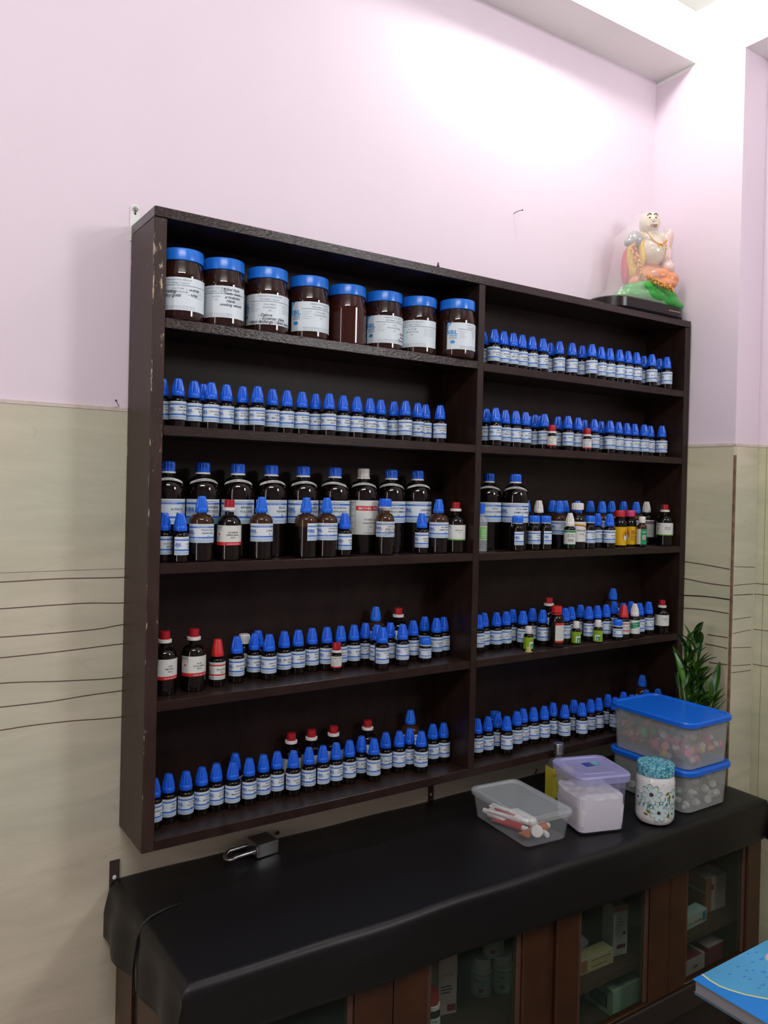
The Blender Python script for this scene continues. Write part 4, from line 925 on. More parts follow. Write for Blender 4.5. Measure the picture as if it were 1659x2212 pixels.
# clear box of ointment tubes
CBX = (.880, -.245, CZ); CBR = math.radians(-5)
plastic_box('plastic_box', 'low clear plastic box of ointment tubes at the front of the counter', CBX, CBR,
    [(0, .056, .096, .012), (.003, .060, .100, .014), (.060, .0685, .108, .018), (.0605, .0715, .111, .02), (.063, .0715, .111, .02)], 'clear_pl',
    [(.0580, .0735, .113, .022), (.0660, .0740, .1135, .022), (.0700, .0715, .111, .02), (.0705, .064, .1035, .018), (.0665, .060, .0995, .016), (.0662, .05, .085, .014)], 'clear_rim')
def tube_thing(c, yaw, pitch, L, r, body, capm, label, band=None, txt=None):
    r *= 1.28
    t = thing('ointment_tube', label, 'tube', c); t.rotation_euler = (0, pitch, yaw); t['group'] = 'ointment tubes in the clear box'
    m = MB(); n = 20; base = []
    rows = [(0, 0.12), (.08, .25), (.5, .75), (.92, 1.0), (1.0, 1.0)]
    k = m.mi(body); 
    for q, f in rows:
        for i in range(n):
            a = 2*PI*i/n; m.v.append((q*L, r*(1.28-.28*f)*math.cos(a), r*f*math.sin(a)))
    for j in range(len(rows)-1):
        for i in range(n): m.f.append((j*n+i, (j+1)*n+i, (j+1)*n+(i+1) % n, j*n+(i+1) % n)); m.m.append(m.mi(band) if band and j == 2 else k)
    m.f.append(tuple(range(n))); m.m.append(k); m.f.append(tuple(range((len(rows)-1)*n, len(rows)*n))[::-1]); m.m.append(k)
    if txt: 
        for s in (0,): m.text(txt, r*.8, lambda a, b: (L*.45+a, -r*.4+b, r*.92), 'red_ink')
        m.box((L*.2, -r*.7, r*.62), (L*.8, -r*.45, r*.93), 'red_ink')
    obj('tube_body', m, t)
    cm = MB(); R = Matrix.Rotation(PI/2, 3, 'Y')
    cm.lathe([(r*.62, 0), (r*.66, .001), (r*.60, .014), (r*.5, .0155)], capm, n=20, flute=.04, nf=10, fr=(1, 2)); cm.v = [tuple(R @ Vector(v)) for v in cm.v]; cm.v = [(v[0]+L, v[1], v[2]) for v in cm.v]
    obj('cap', cm, t); return t
M['tube_white'] = mat('white_laminate_tube', (.72, .70, .69), .3)
M['tube_orange'] = mat('copper_foil_tube', (.62, .20, .08), .3, metal=.3)
M['tube_red'] = mat('red_printed_tube', (.42, .05, .06), .35)
def cb(x, y, z): 
    cr, sr = math.cos(CBR), math.sin(CBR); return (CBX[0]+x*cr-y*sr, CBX[1]+x*sr+y*cr, CZ+z)
tube_thing(cb(-.048, .060, .030), math.radians(-62), math.radians(6), .085, .0085, 'tube_white', 'white_pl', 'white ointment tube with red band leaning diagonally in the clear box', 'tube_white', 'CREAM')
tube_thing(cb(-.020, .088, .026), math.radians(-70), math.radians(10), .080, .0080, 'tube_white', 'white_pl', 'plain white ointment tube lying behind the red-banded tube in the clear box')
tube_thing(cb(-.020, .010, .013), math.radians(112), math.radians(-8), .058, .0080, 'tube_white', 'white_pl', 'white ointment tube with its cap at the left wall of the clear box')
tube_thing(cb(-.044, .045, .011), math.radians(-72), 0, .078, .0075, 'tube_red', 'white_pl', 'red printed ointment tube lying on the floor of the clear box')
tube_thing(cb(-.040, -.062, .012), math.radians(6), 0, .078, .0095, 'tube_orange', 'white_pl', 'copper-coloured ointment tube at the front of the clear box')
tube_thing(cb(.022, -.010, .010), math.radians(-100), 0, .058, .0085, 'tube_orange', 'white_pl', 'copper-coloured ointment tube with round cap facing front in the clear box')
tube_thing(cb(.026, .060, .0165), math.radians(-98), math.radians(1), .080, .0100, 'tube_white', 'white_pl', 'fat white ointment tube pointing forward in the clear box')
m = MB().lathe([(.013, 0), (.0135, .001), (.0135, .018), (.0125, .0185)], 'cotton', n=28)
o = obj('round_box', m, loc=cb(-.012, -.072, .024)); o.rotation_euler = (math.radians(78), 0, math.radians(-30)); tag(o, 'small round frosted pillbox between the tubes in the clear box', 'box')
# lilac container of sugar granules
LC = (1.046, -.3135, CZ); LR = math.radians(-17.5)
lt = plastic_box('storage_container', 'square lilac plastic container half full of white granules', LC, LR,
    [(0, .057, .057, .014), (.004, .061, .061, .017), (.118, .0655, .0655, .018), (.119, .069, .069, .02), (.123, .069, .069, .02)], 'lilac_pl',
    [(.1200, .0725, .0725, .022), (.1350, .0735, .0735, .022), (.1390, .0700, .0700, .02), (.1392, .060, .060, .018), (.1365, .058, .058, .017), (.1365, .046, .046, .012), (.1385, .045, .045, .012)], 'lilac_lid')
for q in range(4):
    m = MB(); R3 = Matrix.Rotation(q*PI/2, 3, 'Z')
    m.rloft([(.100, .028, .0020, .0012), (.104, .034, .0022, .0015), (.1355, .034, .0022, .0015)], 'lilac_pl', c=(0, 0, 0)); m.v = [tuple(R3 @ Vector((v[0], v[1]-.0752, v[2]))) for v in m.v]
    obj('clip', m, lt)
m = MB(); z = .1394
m.box((-.020, -.012, z-.0006), (.020, .012, z), mat('dark_blue_sticker', (.03, .05, .35), .4)); m.box((.004, -.012, z), (.020, .012, z+.0002), 'cyan_lab'); m.text('Lock', .009, lambda a, b: (a, b-.001, z+.0004), 'yellow_lab'); m.text('fresh', .006, lambda a, b: (a, b-.009, z+.0004), 'yellow_lab')
m.v = [(v[0]*math.cos(.12)-v[1]*math.sin(.12)+.006, v[0]*math.sin(.12)+v[1]*math.cos(.12)+.010, v[2]) for v in m.v]
obj('lid_sticker', m, lt, smooth=False)
m = MB(); rr = random.Random(7); n = 46; hgt = {}
lev = [(.0035, .0575), (.02, .0595), (.05, .061)]
def top(x, y): return .088+.008*math.sin(x*40+1.2)*math.cos(y*30)-.16*abs(y+.02)*(1 if y < -.02 else .25)+.002*math.sin(x*150)*math.sin(y*170)-.03*max(0, x-.03)
m.rloft([(z, h, h, .014) for z, h in lev]+[(.062, .0615, .0615, .015)], 'granule', cap1=False)
vs = []; fs = []
H2 = .0616
for j in range(n+1):
    for i in range(n+1):
        u, v = -1+2*i/n, -1+2*j/n
        e = max(abs(u), abs(v)); k = 1-.07*max(0, abs(u)*abs(v))**6*1.6
        x, y = u*H2*k, v*H2*k; vs.append((x, y, top(x, y)))
for j in range(n):
    for i in range(n): fs.append((j*(n+1)+i, j*(n+1)+i+1, (j+1)*(n+1)+i+1, (j+1)*(n+1)+i))
bd = [i for i in range(n+1)]+[j*(n+1)+n for j in range(1, n+1)]+[n*(n+1)+i for i in range(n-1, -1, -1)]+[j*(n+1) for j in range(n-1, 0, -1)]
o0 = len(vs)
for b in bd: vs.append((vs[b][0], vs[b][1], .058))
nb = len(bd)
for i in range(nb): fs.append((bd[i], o0+i, o0+(i+1) % nb, bd[(i+1) % nb]))
m.add(vs, fs, 'granule')
gm = M['granule']; nt = gm.node_tree; tc = nt.nodes.new('ShaderNodeTexCoord'); vo = nt.nodes.new('ShaderNodeTexVoronoi'); vo.inputs['Scale'].default_value = 620
bp = nt.nodes.new('ShaderNodeBump'); bp.inputs['Strength'].default_value = .6; bp.inputs['Distance'].default_value = .0015; bp.invert = True
nt.links.new(tc.outputs['Object'], vo.inputs['Vector']); nt.links.new(vo.outputs['Distance'], bp.inputs['Height']); nt.links.new(bp.outputs[0], nt.nodes['Principled BSDF'].inputs['Normal'])
g = obj('sugar_granules', m, loc=LC, rz=LR); tag(g, 'white round sugar granules heaped inside the lilac container', 'granules', kind='stuff')
# alcohol bottle with yellow label behind
BX = (1.0880, -.168, CZ)
t = thing('spirit_bottle', 'clear flask with silver cap and yellow label behind the lilac container', 'bottle', BX, math.radians(-8))
m = MB(); m.rloft([(0, .030, .018, .010), (.002, .032, .020, .011), (.088, .032, .020, .011), (.104, .022, .015, .010), (.111, .010, .010, .0098), (.119, .010, .010, .0098)], mat('clear_flask', (.12, .11, .10), .08, trans=.3), n=6); obj('bottle_body', m, t)
m = MB().lathe([(.0125, 0), (.0125, .003), (.0115, .0035), (.0115, .008), (.0125, .0085), (.0125, .022), (.0120, .024)], 'steel', n=36, c=(0, 0, .1195)); m.lathe([(.0125, 0), (.0128, .002), (.0118, .004)], 'steel', n=30, c=(-.001, -.0005, .1438)); obj('cap', m, t)
m = MB(); m.box((-.0325, -.0206, .012), (.0325, -.0202, .090), mat('lemon_label', (.48, .45, .04), .45)); m.box((-.0326, -.0203, .012), (-.0322, .012, .090), mat('lemon_label2', (.48, .45, .04), .45))
m.text('DIST', .010, lambda a, b: (-.021+a, -.0209, .068+b), 'ink'); m.text('WATER', .009, lambda a, b: (.008+a, -.0209, .052+b), 'ink'); m.box((-.028, -.0209, .083), (-.008, -.0208, .0845), 'ink'); m.box((-.016, -.0209, .040), (-.013, -.0208, .044), 'red_ink')
obj('label', m, t, smooth=False)
# floral ceramic jar
JX = (1.2020, -.3830, CZ); JR = .0465
jt = thing('floral_jar', 'white jar with teal flowers and turquoise patterned lid', 'jar', JX, math.atan2(CAMPOS[0]-JX[0], -(CAMPOS[1]-JX[1])))
obj('jar_body', MB().lathe([(.034, 0), (.0400, .002), (.0455, .010), (JR, .018), (JR, .0195), (JR, .0965), (JR, .098), (.0455, .108), (.0425, .114), (.0410, .117)], 'ceramic', n=56), jt)
lidm, nt, b = new_mat('turquoise_printed_lid'); tc = nt.nodes.new('ShaderNodeTexCoord'); vo = nt.nodes.new('ShaderNodeTexVoronoi'); vo.inputs['Scale'].default_value = 190; vo.feature = 'F1'
mp = nt.nodes.new('ShaderNodeMapping'); mp.inputs['Scale'].default_value = (1, .6, 1); mp.inputs['Rotation'].default_value = (0, 0, .6); nt.links.new(tc.outputs['Object'], mp.inputs[0]); nt.links.new(mp.outputs[0], vo.inputs[0])
r = nt.nodes.new('ShaderNodeValToRGB'); r.color_ramp.elements[0].color = (.22, .55, .62, 1); r.color_ramp.elements[1].color = (.02, .18, .28, 1); r.color_ramp.elements[0].position = .3; r.color_ramp.elements[1].position = .75
nt.links.new(vo.outputs['Distance'], r.inputs[0]); nt.links.new(r.outputs[0], b.inputs['Base Color']); S(b, 'Roughness', .25); M['lidm'] = lidm
obj('lid', MB().lathe([(.0435, 0), (.0445, .001), (.0450, .021), (.0438, .0250), (.041, .0262), (.036, .0262)], 'lidm', n=56, c=(0, 0, .1165)), jt)
M['petal'] = mat('pale_teal_glaze', (.55, .70, .68), .2); M['teal'] = mat('teal_glaze', (.02, .22, .27), .2); M['outl'] = mat('dark_teal_line', (.015, .07, .08), .3); M['core'] = mat('maroon_glaze', (.10, .03, .05), .3); M['leafg'] = mat('olive_glaze', (.16, .17, .02), .3)
def flower(mb, s, z, rad, rot, n=8):
    for k in range(n):
        a = rot+2*PI*k/n
        for (mm, e, sc) in (('outl', .0008, 1.0), ('petal', .0010, .88)):
            pts = []
            for q in range(12):
                t = 2*PI*q/12; px = rad*(.56+.44*math.cos(t)*sc); py = rad*.25*math.sin(t)*sc*(1+.1*math.cos(t))
                pts.append(cyl(JR, s, z, e+.0001*(k % 2))(px*math.cos(a)-py*math.sin(a), px*math.sin(a)+py*math.cos(a)))
            mb.add(pts, [tuple(range(12))], mm)
    mb.add([cyl(JR, s, z, .0014)(rad*.17*math.cos(q*PI/6), rad*.17*math.sin(q*PI/6)) for q in range(12)], [tuple(range(12))], 'core')
m = MB(); r5 = random.Random(5)
for i in range(90):
    s = -.06+.12*i/90; z = .052+r5.uniform(-.014, .010)-.10*s*0; h = r5.uniform(.004, .012)
    m.add([cyl(JR, s, z, .0005)(a, b2) for a, b2 in ((0, 0), (.0022, .001), (.0042, h), (.0012, h*.8))], [(0, 1, 2, 3)], 'teal' if i % 3 else 'petal')
flower(m, -.008, .076, .026, .2); flower(m, .010, .034, .023, .5); flower(m, .050, .070, .020, .1); flower(m, -.045, .062, .016, .7); flower(m, .046, .030, .014, .3)
for s, z, a in ((.030, .080, .6), (.036, .070, 1.4), (-.014, .034, 2.6), (-.020, .027, 3.0), (.034, .026, 1.2)):
    m.add([cyl(JR, s, z, .0012)(x*math.cos(a)-y*math.sin(a), x*math.sin(a)+y*math.cos(a)) for x, y in ((-.006, 0), (-.002, .0028), (.003, .0026), (.007, 0), (.003, -.0026), (-.002, -.0028))], [tuple(range(6))], 'leafg')
for s, z in ((-.030, .104), (-.014, .108), (.020, .103), (.036, .106), (-.038, .094), (.005, .098)):
    m.add([cyl(JR, s, z, .0007)(.0012*math.cos(q*PI/2), .0012*math.sin(q*PI/2)) for q in range(4)], [(0, 1, 2, 3)], 'teal')
obj('flower_print', m, jt, smooth=False)
# stacked blue-lidded boxes
def storage(c, label, h):
    return plastic_box('storage_box', label, c, math.radians(0),
      [(0, .080, .112, .020), (.003, .086, .118, .024), (h-.014, .092, .125, .028), (h-.0135, .096, .129, .030), (h-.010, .096, .129, .030)], 'frost',
      [(h-.013, .0985, .1315, .032), (h-.003, .0990, .1320, .032), (h, .0960, .1290, .030), (h, .0880, .1210, .026), (h-.003, .0850, .1180, .024), (h-.003, .07, .10, .02)], 'lid_blue')
S1 = (1.378, -.292, CZ); S2 = (1.378, -.292, CZ+.1085)
storage(S1, 'lower frosted box with blue lid holding white dropper nozzles', .110)
storage(S2, 'upper frosted box with blue lid holding colourful vial caps', .124)
rv = random.Random(21)
def in_box(x, y, z, c): return (c[0]+x, c[1]+y, c[2]+z)
cols = {'green': (.02, .40, .10), 'red': (.50, .02, .03), 'pink': (.70, .10, .28), 'yellow': (.75, .55, .02), 'light blue': (.10, .35, .55), 'peach': (.75, .32, .25)}
for k, v in cols.items(): M['cap_'+k] = mat('vial_cap_'+k.replace(' ', '_'), v, .35)
M['vial_left'] = mat('reddish_vial', (.42, .16, .14), .4); M['vial_right'] = mat('frosted_vial', (.55, .50, .52), .4)
cells = []
for iz in range(4):
    for iy in range(7):
        for ix in range(5):
            cells.append((-.062+ix*.031+(iz % 2)*.004, -.096+iy*.031, .017+iz*.0225))
rv.shuffle(cells)
cells = [c for c in cells if (c[1] > -.01 or c[2] < .075)][:66]
proto = {}
for i, (x, y, z) in enumerate(cells):
    left = y > 0.0
    kind = rv.choice(['green', 'red', 'peach', 'green', 'red', 'peach', 'peach'] if left else ['pink', 'pink', 'yellow', 'light blue', 'peach', 'pink', 'light blue'])
    if kind not in proto:
        p = thing('small_vial', 'tiny vial with %s cap seen through the upper frosted box' % kind, 'vial', group='%s-capped vials in the upper box' % kind)
        obj('vial_body', MB().lathe([(.0065, 0), (.0075, .001), (.0075, .012), (.006, .014)], 'vial_left' if kind in ('green', 'red', 'peach') else 'vial_right', n=14, c=(0, 0, -.012)), p)
        obj('cap', MB().lathe([(.0085, 0), (.0088, .0006), (.0088, .0085), (.0075, .0095)], 'cap_'+kind, n=16, c=(0, 0, .0015)), p)
        proto[kind] = p; t = p
    else:
        p = proto[kind]; t = p.copy(); COL.objects.link(t)
        for ch in list(p.children): c2 = ch.copy(); COL.objects.link(c2); c2.parent = t
    t.location = in_box(x+rv.uniform(-.002, .002), y+rv.uniform(-.002, .002), z, S2); t.rotation_euler = (rv.uniform(.6, 2.4), 0, rv.uniform(0, 6.28)); t.scale = (1.2, 1.2, 1.1)
nz = None
nspots = [(-.060, -.095, .012), (-.020, -.100, .014), (.030, -.098, .013), (.062, -.090, .015), (-.045, -.060, .014), (.010, -.062, .015), (.055, -.045, .014), (-.066, -.030, .014), (.02, -.03, .016), (-.03, -.095, .040), (.018, -.100, .042), (.060, -.092, .045), (-.005, -.085, .064), (.048, -.085, .070), (-.062, .02, .014), (-.06, .07, .015), (-.02, .03, .014), (.04, .02, .015), (-.055, -.070, .042), (.064, -.098, .022)]
for i, (x, y, z) in enumerate(nspots):
    if nz is None:
        nz = thing('dropper_nozzle', 'white plastic dropper nozzle seen through the lower frosted box', 'nozzle', group='white nozzles in the lower box')
        obj('base', MB().lathe([(.0085, 0), (.0095, .001), (.0095, .008), (.0080, .009)], 'white_pl', n=16, c=(0, 0, -.008)), nz)
        obj('tip', MB().lathe([(.0060, 0), (.0050, .008), (.0030, .0105)], 'white_pl', n=14, c=(0, 0, .001)), nz); t = nz
    else:
        t = nz.copy(); COL.objects.link(t)
        for ch in list(nz.children): c2 = ch.copy(); COL.objects.link(c2); c2.parent = t
    t.location = in_box(x, y, z, S1); t.rotation_euler = (rv.uniform(.8, 2.2), 0, rv.uniform(0, 6.28))

# padlock lying on the vinyl
pt = thing('padlock', 'steel padlock lying on its side on the black vinyl near the wall', 'padlock', (.300, -.046, CZ), math.radians(6)); pt.scale = (1.1, 1.1, 1.1)
m = MB(); m.rloft([(0, .024, .0235, .004), (.0015, .0255, .025, .005), (.0235, .0255, .025, .005), (.025, .024, .0235, .004)], 'steel', n=4)
m.box((-.0220, -.0220, .0249), (.0220, .0220, .0254), 'steel_dk'); 
for i in range(3): m.ball((-.012+i*.012, .014-.004*i, .0254), (.0016, .0016, .0007), 'rust', nu=8, nv=5)
obj('lock_body', m, pt)
m = MB(); sh = [(-.024, .0155, .0125), (-.040, .0155, .0125)]+[(-.066-.0155*math.sin(a*PI/10), .0155*math.cos(a*PI/10), .0125-.006*math.sin(a*PI/10)) for a in range(11)]+[(-.040, -.0155, .0125), (-.024, -.0155, .0125)]
m.tube(sh, .0042, 'steel', n=12); m.lathe([(.006, 0), (.006, .004)], 'steel', n=14, c=(-.0290, -.0155, .0105)); obj('shackle', m, pt)

# ------------------------------------------------------------ things behind the glass doors
SB = -.4497
def jar_white(x, y, z, label, txt):
    t = thing('tablet_jar', label, 'jar', (x, y, z), math.atan2(CAMPOS[0]-x, -(CAMPOS[1]-y)), 'white tablet jars behind the glass door')
    obj('jar_body', MB().lathe([(.020, 0), (.0235, .001), (.0245, .004), (.0245, .052), (.0235, .058), (.0195, .062)], 'jarwhite', n=36), t)
    obj('lid', MB().lathe([(.0205, 0), (.0215, .001), (.0215, .0200), (.0200, .0225), (.017, .0228)], 'jarwhite', n=48, flute=.03, nf=16, fr=(1, 2), c=(0, 0, .0615)), t)
    m = MB(); R = .0245; arc(m, R, -.034, .034, .006, .050, 'mint'); arc(m, R, -.034, .034, .0500, .0512, 'outl', .0005); arc(m, R, -.034, .034, .0048, .006, 'outl', .0005)
    m.text(txt, .008, cyl(R, 0, .034, .0008), 'ink'); arc(m, R, -.005, .005, .012, .022, 'maroon_ink', .0007)
    for q in (.027, .030): arc(m, R, -.012, .012, q, q+.001, 'grey_ink', .0007)
    obj('label', m, t)
M['jarwhite'] = mat('white_jar_plastic', (.55, .62, .57), .4); M['mint'] = mat('mint_label', (.42, .52, .46), .4)
jar_white(.755, -.2620, SB, 'white tablet jar, left of the lower pair behind the left glass door', 'BONE-V')
jar_white(.806, -.2780, SB, 'white tablet jar, right of the lower pair by the door frame', 'FIT')
jar_white(.781, -.2710, SB+.0848, 'white tablet jar stacked on top of two others behind the glass', '60')
t = thing('dilution_bottle', 'dark bottle with maroon cap behind the left glass door', 'bottle', (.555, -.335, SB))
make_bottle('r', t, math.atan2(CAMPOS[0]-.55, -(CAMPOS[1]+.34)), '', '')
t.scale = (1.55, 1.55, 1.75)
def carton(name, label, lo, hi, rot, colr, front=None, deco=(), z0=None):
    c = ((lo[0]+hi[0])/2, (lo[1]+hi[1])/2, lo[2]); t = thing(name, label, 'box', c, rot)
    hx, hy, h = (hi[0]-lo[0])/2, (hi[1]-lo[1])/2, hi[2]-lo[2]
    m = MB(); bevbox(m, (-hx, -hy, 0), (hx, hy, h), colr, .0008); obj('carton', m, t)
    m = MB()
    for d in deco:
        if d[0] == 'r': _, x0, x1, z0_, z1_, mm = d; m.box((x0*hx, -hy-.0004, z0_*h), (x1*hx, -hy-.0001, z1_*h), mm)
        if d[0] == 't': _, s, x, z_, sz, mm = d; m.text(s, sz, lambda a, b: (x*hx+a, -hy-.0006, z_*h+b), mm)
        if d[0] == 'top': _, x0, x1, y0, y1, mm = d; m.box((x0*hx, y0*hy, h+.0001), (x1*hx, y1*hy, h+.0004), mm)
        if d[0] == 's': _, y0, y1, z0_, z1_, mm = d; m.box((-hx-.0004, y0*hy, z0_*h), (-hx-.0001, y1*hy, z1_*h), mm)
    if m.f: obj('print', m, t, smooth=False)
    return t
M['card_w'] = mat('white_card', (.52, .53, .50), .5); M['card_p'] = mat('pale_pink_card', (.52, .40, .38), .5); M['card_y'] = mat('pale_yellow_card', (.50, .42, .22), .5)
M['card_g'] = mat('pale_green_card', (.36, .50, .34), .5); M['card_r'] = mat('maroon_card', (.22, .03, .04), .5); M['card_o'] = mat('rust_card', (.36, .15, .09), .5); M['pouch'] = mat('grey_cotton_pouch', (.34, .33, .35), .9)
carton('medicine_carton', 'tall pale pink carton behind the maroon-capped bottle', (.625, -.285, SB), (.670, -.215, SB+.135), -.25, 'card_p', deco=[('t', 'SYRUP', 0, .62, .010, 'card_o'), ('r', .0, .9, .05, .16, 'card_r'), ('r', -.7, .4, .45, .47, 'ink'), ('r', -.7, .5, .40, .42, 'ink'), ('r', -.7, .3, .35, .37, 'ink')])
carton('medicine_carton', 'tall white carton with brown corner behind the middle glass door', (1.128, -.335, SB), (1.172, -.291, SB+.125), math.radians(-10), 'card_w', deco=[('r', -1, 1, .88, 1, 'card_o'), ('t', 'Rx', -.1, .72, .009, 'ink'), ('r', -.4, .3, .66, .67, 'ink'), ('r', -.4, .3, .60, .61, 'ink'), ('r', -.5, .7, .14, .22, 'maroon_ink'), ('r', .3, .7, .40, .46, 'ink'), ('s', -.3, .1, .1, .16, 'ink')])
carton('medicine_carton', 'yellow carton with orange end lying behind the middle glass door', (.992, -.345, SB), (1.108, -.309, SB+.036), math.radians(-2), 'card_y', deco=[('r', -.92, -.55, .1, .9, 'card_o'), ('r', -.3, .8, .7, .74, 'ink'), ('r', -.3, .8, .5, .54, 'lime_lab'), ('r', -.3, .6, .3, .34, 'ink')])
t = MB(); t.ball((0, 0, .022), (.042, .026, .022), 'pouch', nu=24, nv=14, fn=lambda p: (p.x+.004*math.sin(p.y*190), p.y+.004*math.sin(p.x*150), p.z+.003*math.sin(p.x*120+p.y*90)))
t.ball((-.030, .01, .040), (.020, .016, .018), 'pouch', nu=18, nv=10, fn=lambda p: (p.x+.004*math.sin(p.z*190), p.y, p.z+.004*math.sin(p.x*160)))
tag(obj('cotton_pouch', t, loc=(1.050, -.268, SB+.004)), 'crumpled grey pouch behind the yellow carton', 'pouch')
carton('medicine_carton', 'tall white carton partly hidden by the right door stile', (1.440, -.290, SB), (1.470, -.255, SB+.075), math.radians(3), 'card_w')
carton('cream_carton', 'teal and white cream carton lying behind the right glass door', (1.372, -.352, SB), (1.478, -.318, SB+.034), math.radians(2), 'card_w', deco=[('top', -1, 1, -1, 1, 'petal'), ('t', 'ACNE CREAM', -.15, .25, .011, 'dkgreen_ink'), ('r', .62, .92, .15, .85, 'teal')])
carton('medicine_carton', 'rust and cream carton standing at the right end of the cabinet shelf', (1.508, -.330, SB), (1.592, -.270, SB+.095), math.radians(-4), 'card_p', deco=[('r', -1, -.45, 0, 1, 'card_o'), ('r', -.45, -.25, .62, .78, 'maroon_ink'), ('s', -1, 1, 0, .55, 'card_o'), ('s', -1, 1, .62, 1, 'card_o')])
carton('medicine_carton', 'maroon and pale carton on the cabinet floor behind the right door', (1.392, -.350, CB+.0163), (1.475, -.285, CB+.066), 0, 'card_p', deco=[('top', -1, .7, -1, 1, 'card_r'), ('t', 'RM', 0, .4, .014, 'maroon_ink')])
carton('medicine_carton', 'maroon-sided carton on the cabinet floor at the far right', (1.490, -.350, CB+.0163), (1.560, -.285, CB+.071), 0, 'card_r', deco=[('top', -1, 1, -1, 1, 'card_p')])
carton('medicine_carton', 'large pale green carton on the cabinet floor behind the middle door', (1.105, -.352, CB+.0163), (1.205, -.262, CB+.082), math.radians(-1), 'card_g', deco=[('s', -.6, .6, .2, .7, 'ink'), ('s', -.45, .45, .28, .62, 'card_g')])

# ------------------------------------------------------------ bamboo plant in a glass vase
PX = (1.530, -.250, CZ)
plant = thing('lucky_bamboo', 'leafy green bamboo plant in a vase behind the stacked boxes', 'plant', PX)
obj('vase', MB().lathe([(.020, 0), (.0225, .002), (.024, .05), (.0275, .105), (.0262, .105), (.0228, .05), (.019, .006)], 'clear_rim', n=36, cap1=True), plant)
obj('ribbon', MB().lathe([(.0285, 0), (.0300, .004), (.0290, .008)], 'red_bright', n=30, c=(0, 0, .105)), plant)
M['stalk'] = mat('bamboo_stalk', (.22, .24, .07), .35, var=.3, vscale=40); M['leaf'] = mat('glossy_leaf', (.020, .080, .008), .28, var=.4, vscale=25); M['leaf2'] = mat('light_leaf', (.05, .15, .015), .3, var=.3, vscale=25)
rp = random.Random(9)
def blade(mb, base, d, L, w, bend, m):
    """arched leaf blade with a folded midrib"""
    d = Vector(d).normalized(); side = d.cross(Vector((0, 0, 1)))
    if side.length < .01: side = Vector((1, 0, 0))
    side.normalize(); n = 9; p = Vector(base); vs = []; cur = d.copy()
    for i in range(n+1):
        t = i/n; ww = w*(math.sin(PI*min(1, t*.93+.07))**.8)*(1-.25*t) if i < n else .0002
        up = side.cross(cur).normalized()
        vs += [tuple(p-side*ww+up*ww*.35), tuple(p), tuple(p+side*ww+up*ww*.35)]
        p = p+cur*(L/n); cur = (cur+Vector((bend[0], bend[1], bend[2]))*(1.0/n)).normalized()
    fs = []
    for i in range(n):
        a = 3*i; fs += [(a, a+1, a+4, a+3), (a+1, a+2, a+5, a+4)]
    mb.add(vs, fs, m)
stk = [(-.012, .004, .34, -.034, .01), (-.004, -.012, .41, -.014, -.012), (.006, -.006, .42, .004, -.006), (.012, .006, .34, .016, -.004), (.000, .012, .38, -.004, .01), (-.014, -.010, .31, -.046, -.004), (.014, -.012, .28, .024, -.036), (.004, .000, .44, .002, -.004), (-.009, -.003, .44, -.024, -.002)]
for q, (bx, by, h, tx, ty) in enumerate(stk):
    m = MB(); pts = []; rs = []
    for i in range(13):
        t = i/12; pts.append((bx+(tx)*t**1.4, by+ty*t**1.4, .012+h*.86*t)); rs.append((.0046-.0022*t)*(1.18 if i % 3 == 0 else 1))
    m.tube(pts, rs, 'stalk', n=8); s = obj('stalk', m, plant)
    lf = MB()
    for k in range(12):
        t = .50+.50*k/11; i = min(12, int(t*12)); b = Vector(pts[i])
        a = q*1.3+k*2.4; up = rp.uniform(1.3, 2.6)
        dx, dy = math.cos(a), math.sin(a)
        if dx > 0: dx *= .5
        if dy > 0: dy *= .5
        if b.z < .275 and dx < 0: dx = -dx*.5
        blade(lf, b, (dx, dy, up), rp.uniform(.066, .104)*(1 if t < .9 else .9), rp.uniform(.0085, .0135), (dx*.5, dy*.5, rp.uniform(-.7, -.1)), 'leaf' if rp.random() < .7 else 'leaf2')
    if q in (6, 3):
        for k in range(3): blade(lf, Vector(pts[6+k]), (.5, -.9, .5+.4*k), .085, .006, (.1, -.1, .15), 'leaf2')
    obj('leaves', lf, s)

# ------------------------------------------------------------ statue on the shelf
ST = (1.445, -.0855, 1.2203)
statue = thing('laughing_monk_statue', 'wrapped ceramic statue of a seated laughing monk on top of the shelf', 'statue', ST)
M['plinth'] = mat('black_lacquer', (.012, .008, .008), .25, spec=.35, bump=.2, bscale=60); M['gold_txt'] = mat('gold_print', (.6, .45, .2), .4)
M['green_r'] = mat('green_enamel', (.03, .33, .04), .22, bump=1.0, bscale=70); M['skin'] = mat('cream_porcelain', (.68, .60, .46), .18, coat=.4); M['skin2'] = mat('blush_porcelain', (.70, .50, .46), .22, coat=.3)
M['orange_r'] = mat('orange_robe_enamel', (.68, .27, .13), .25, bump=.8, bscale=60); M['gold_r'] = mat('gold_yellow_enamel', (.72, .44, .04), .22, bump=.8, bscale=160)
M['pink_r'] = mat('pink_robe_enamel', (.62, .12, .16), .3); M['silver_r'] = mat('grey_silver_enamel', (.36, .35, .34), .25, metal=.2, bump=.8, bscale=120); M['bead'] = mat('amber_gold_beads', (.80, .42, .10), .12, metal=.5)
M['brow'] = mat('brow_paint', (.03, .03, .03), .4); M['lip'] = mat('lip_paint', (.42, .20, .15), .35)
m = MB(); m.rloft([(0, .166, .070, .066), (.003, .170, .074, .070), (.028, .170, .074, .070), (.032, .165, .069, .066), (.033, .155, .06, .04)], 'plinth', n=9)
m.text('GOLDEN KINGDOM', .0058, lambda a, b: (.085+a, -.0752, .013+b), 'gold_txt'); obj('plinth', m, statue, angle=50)
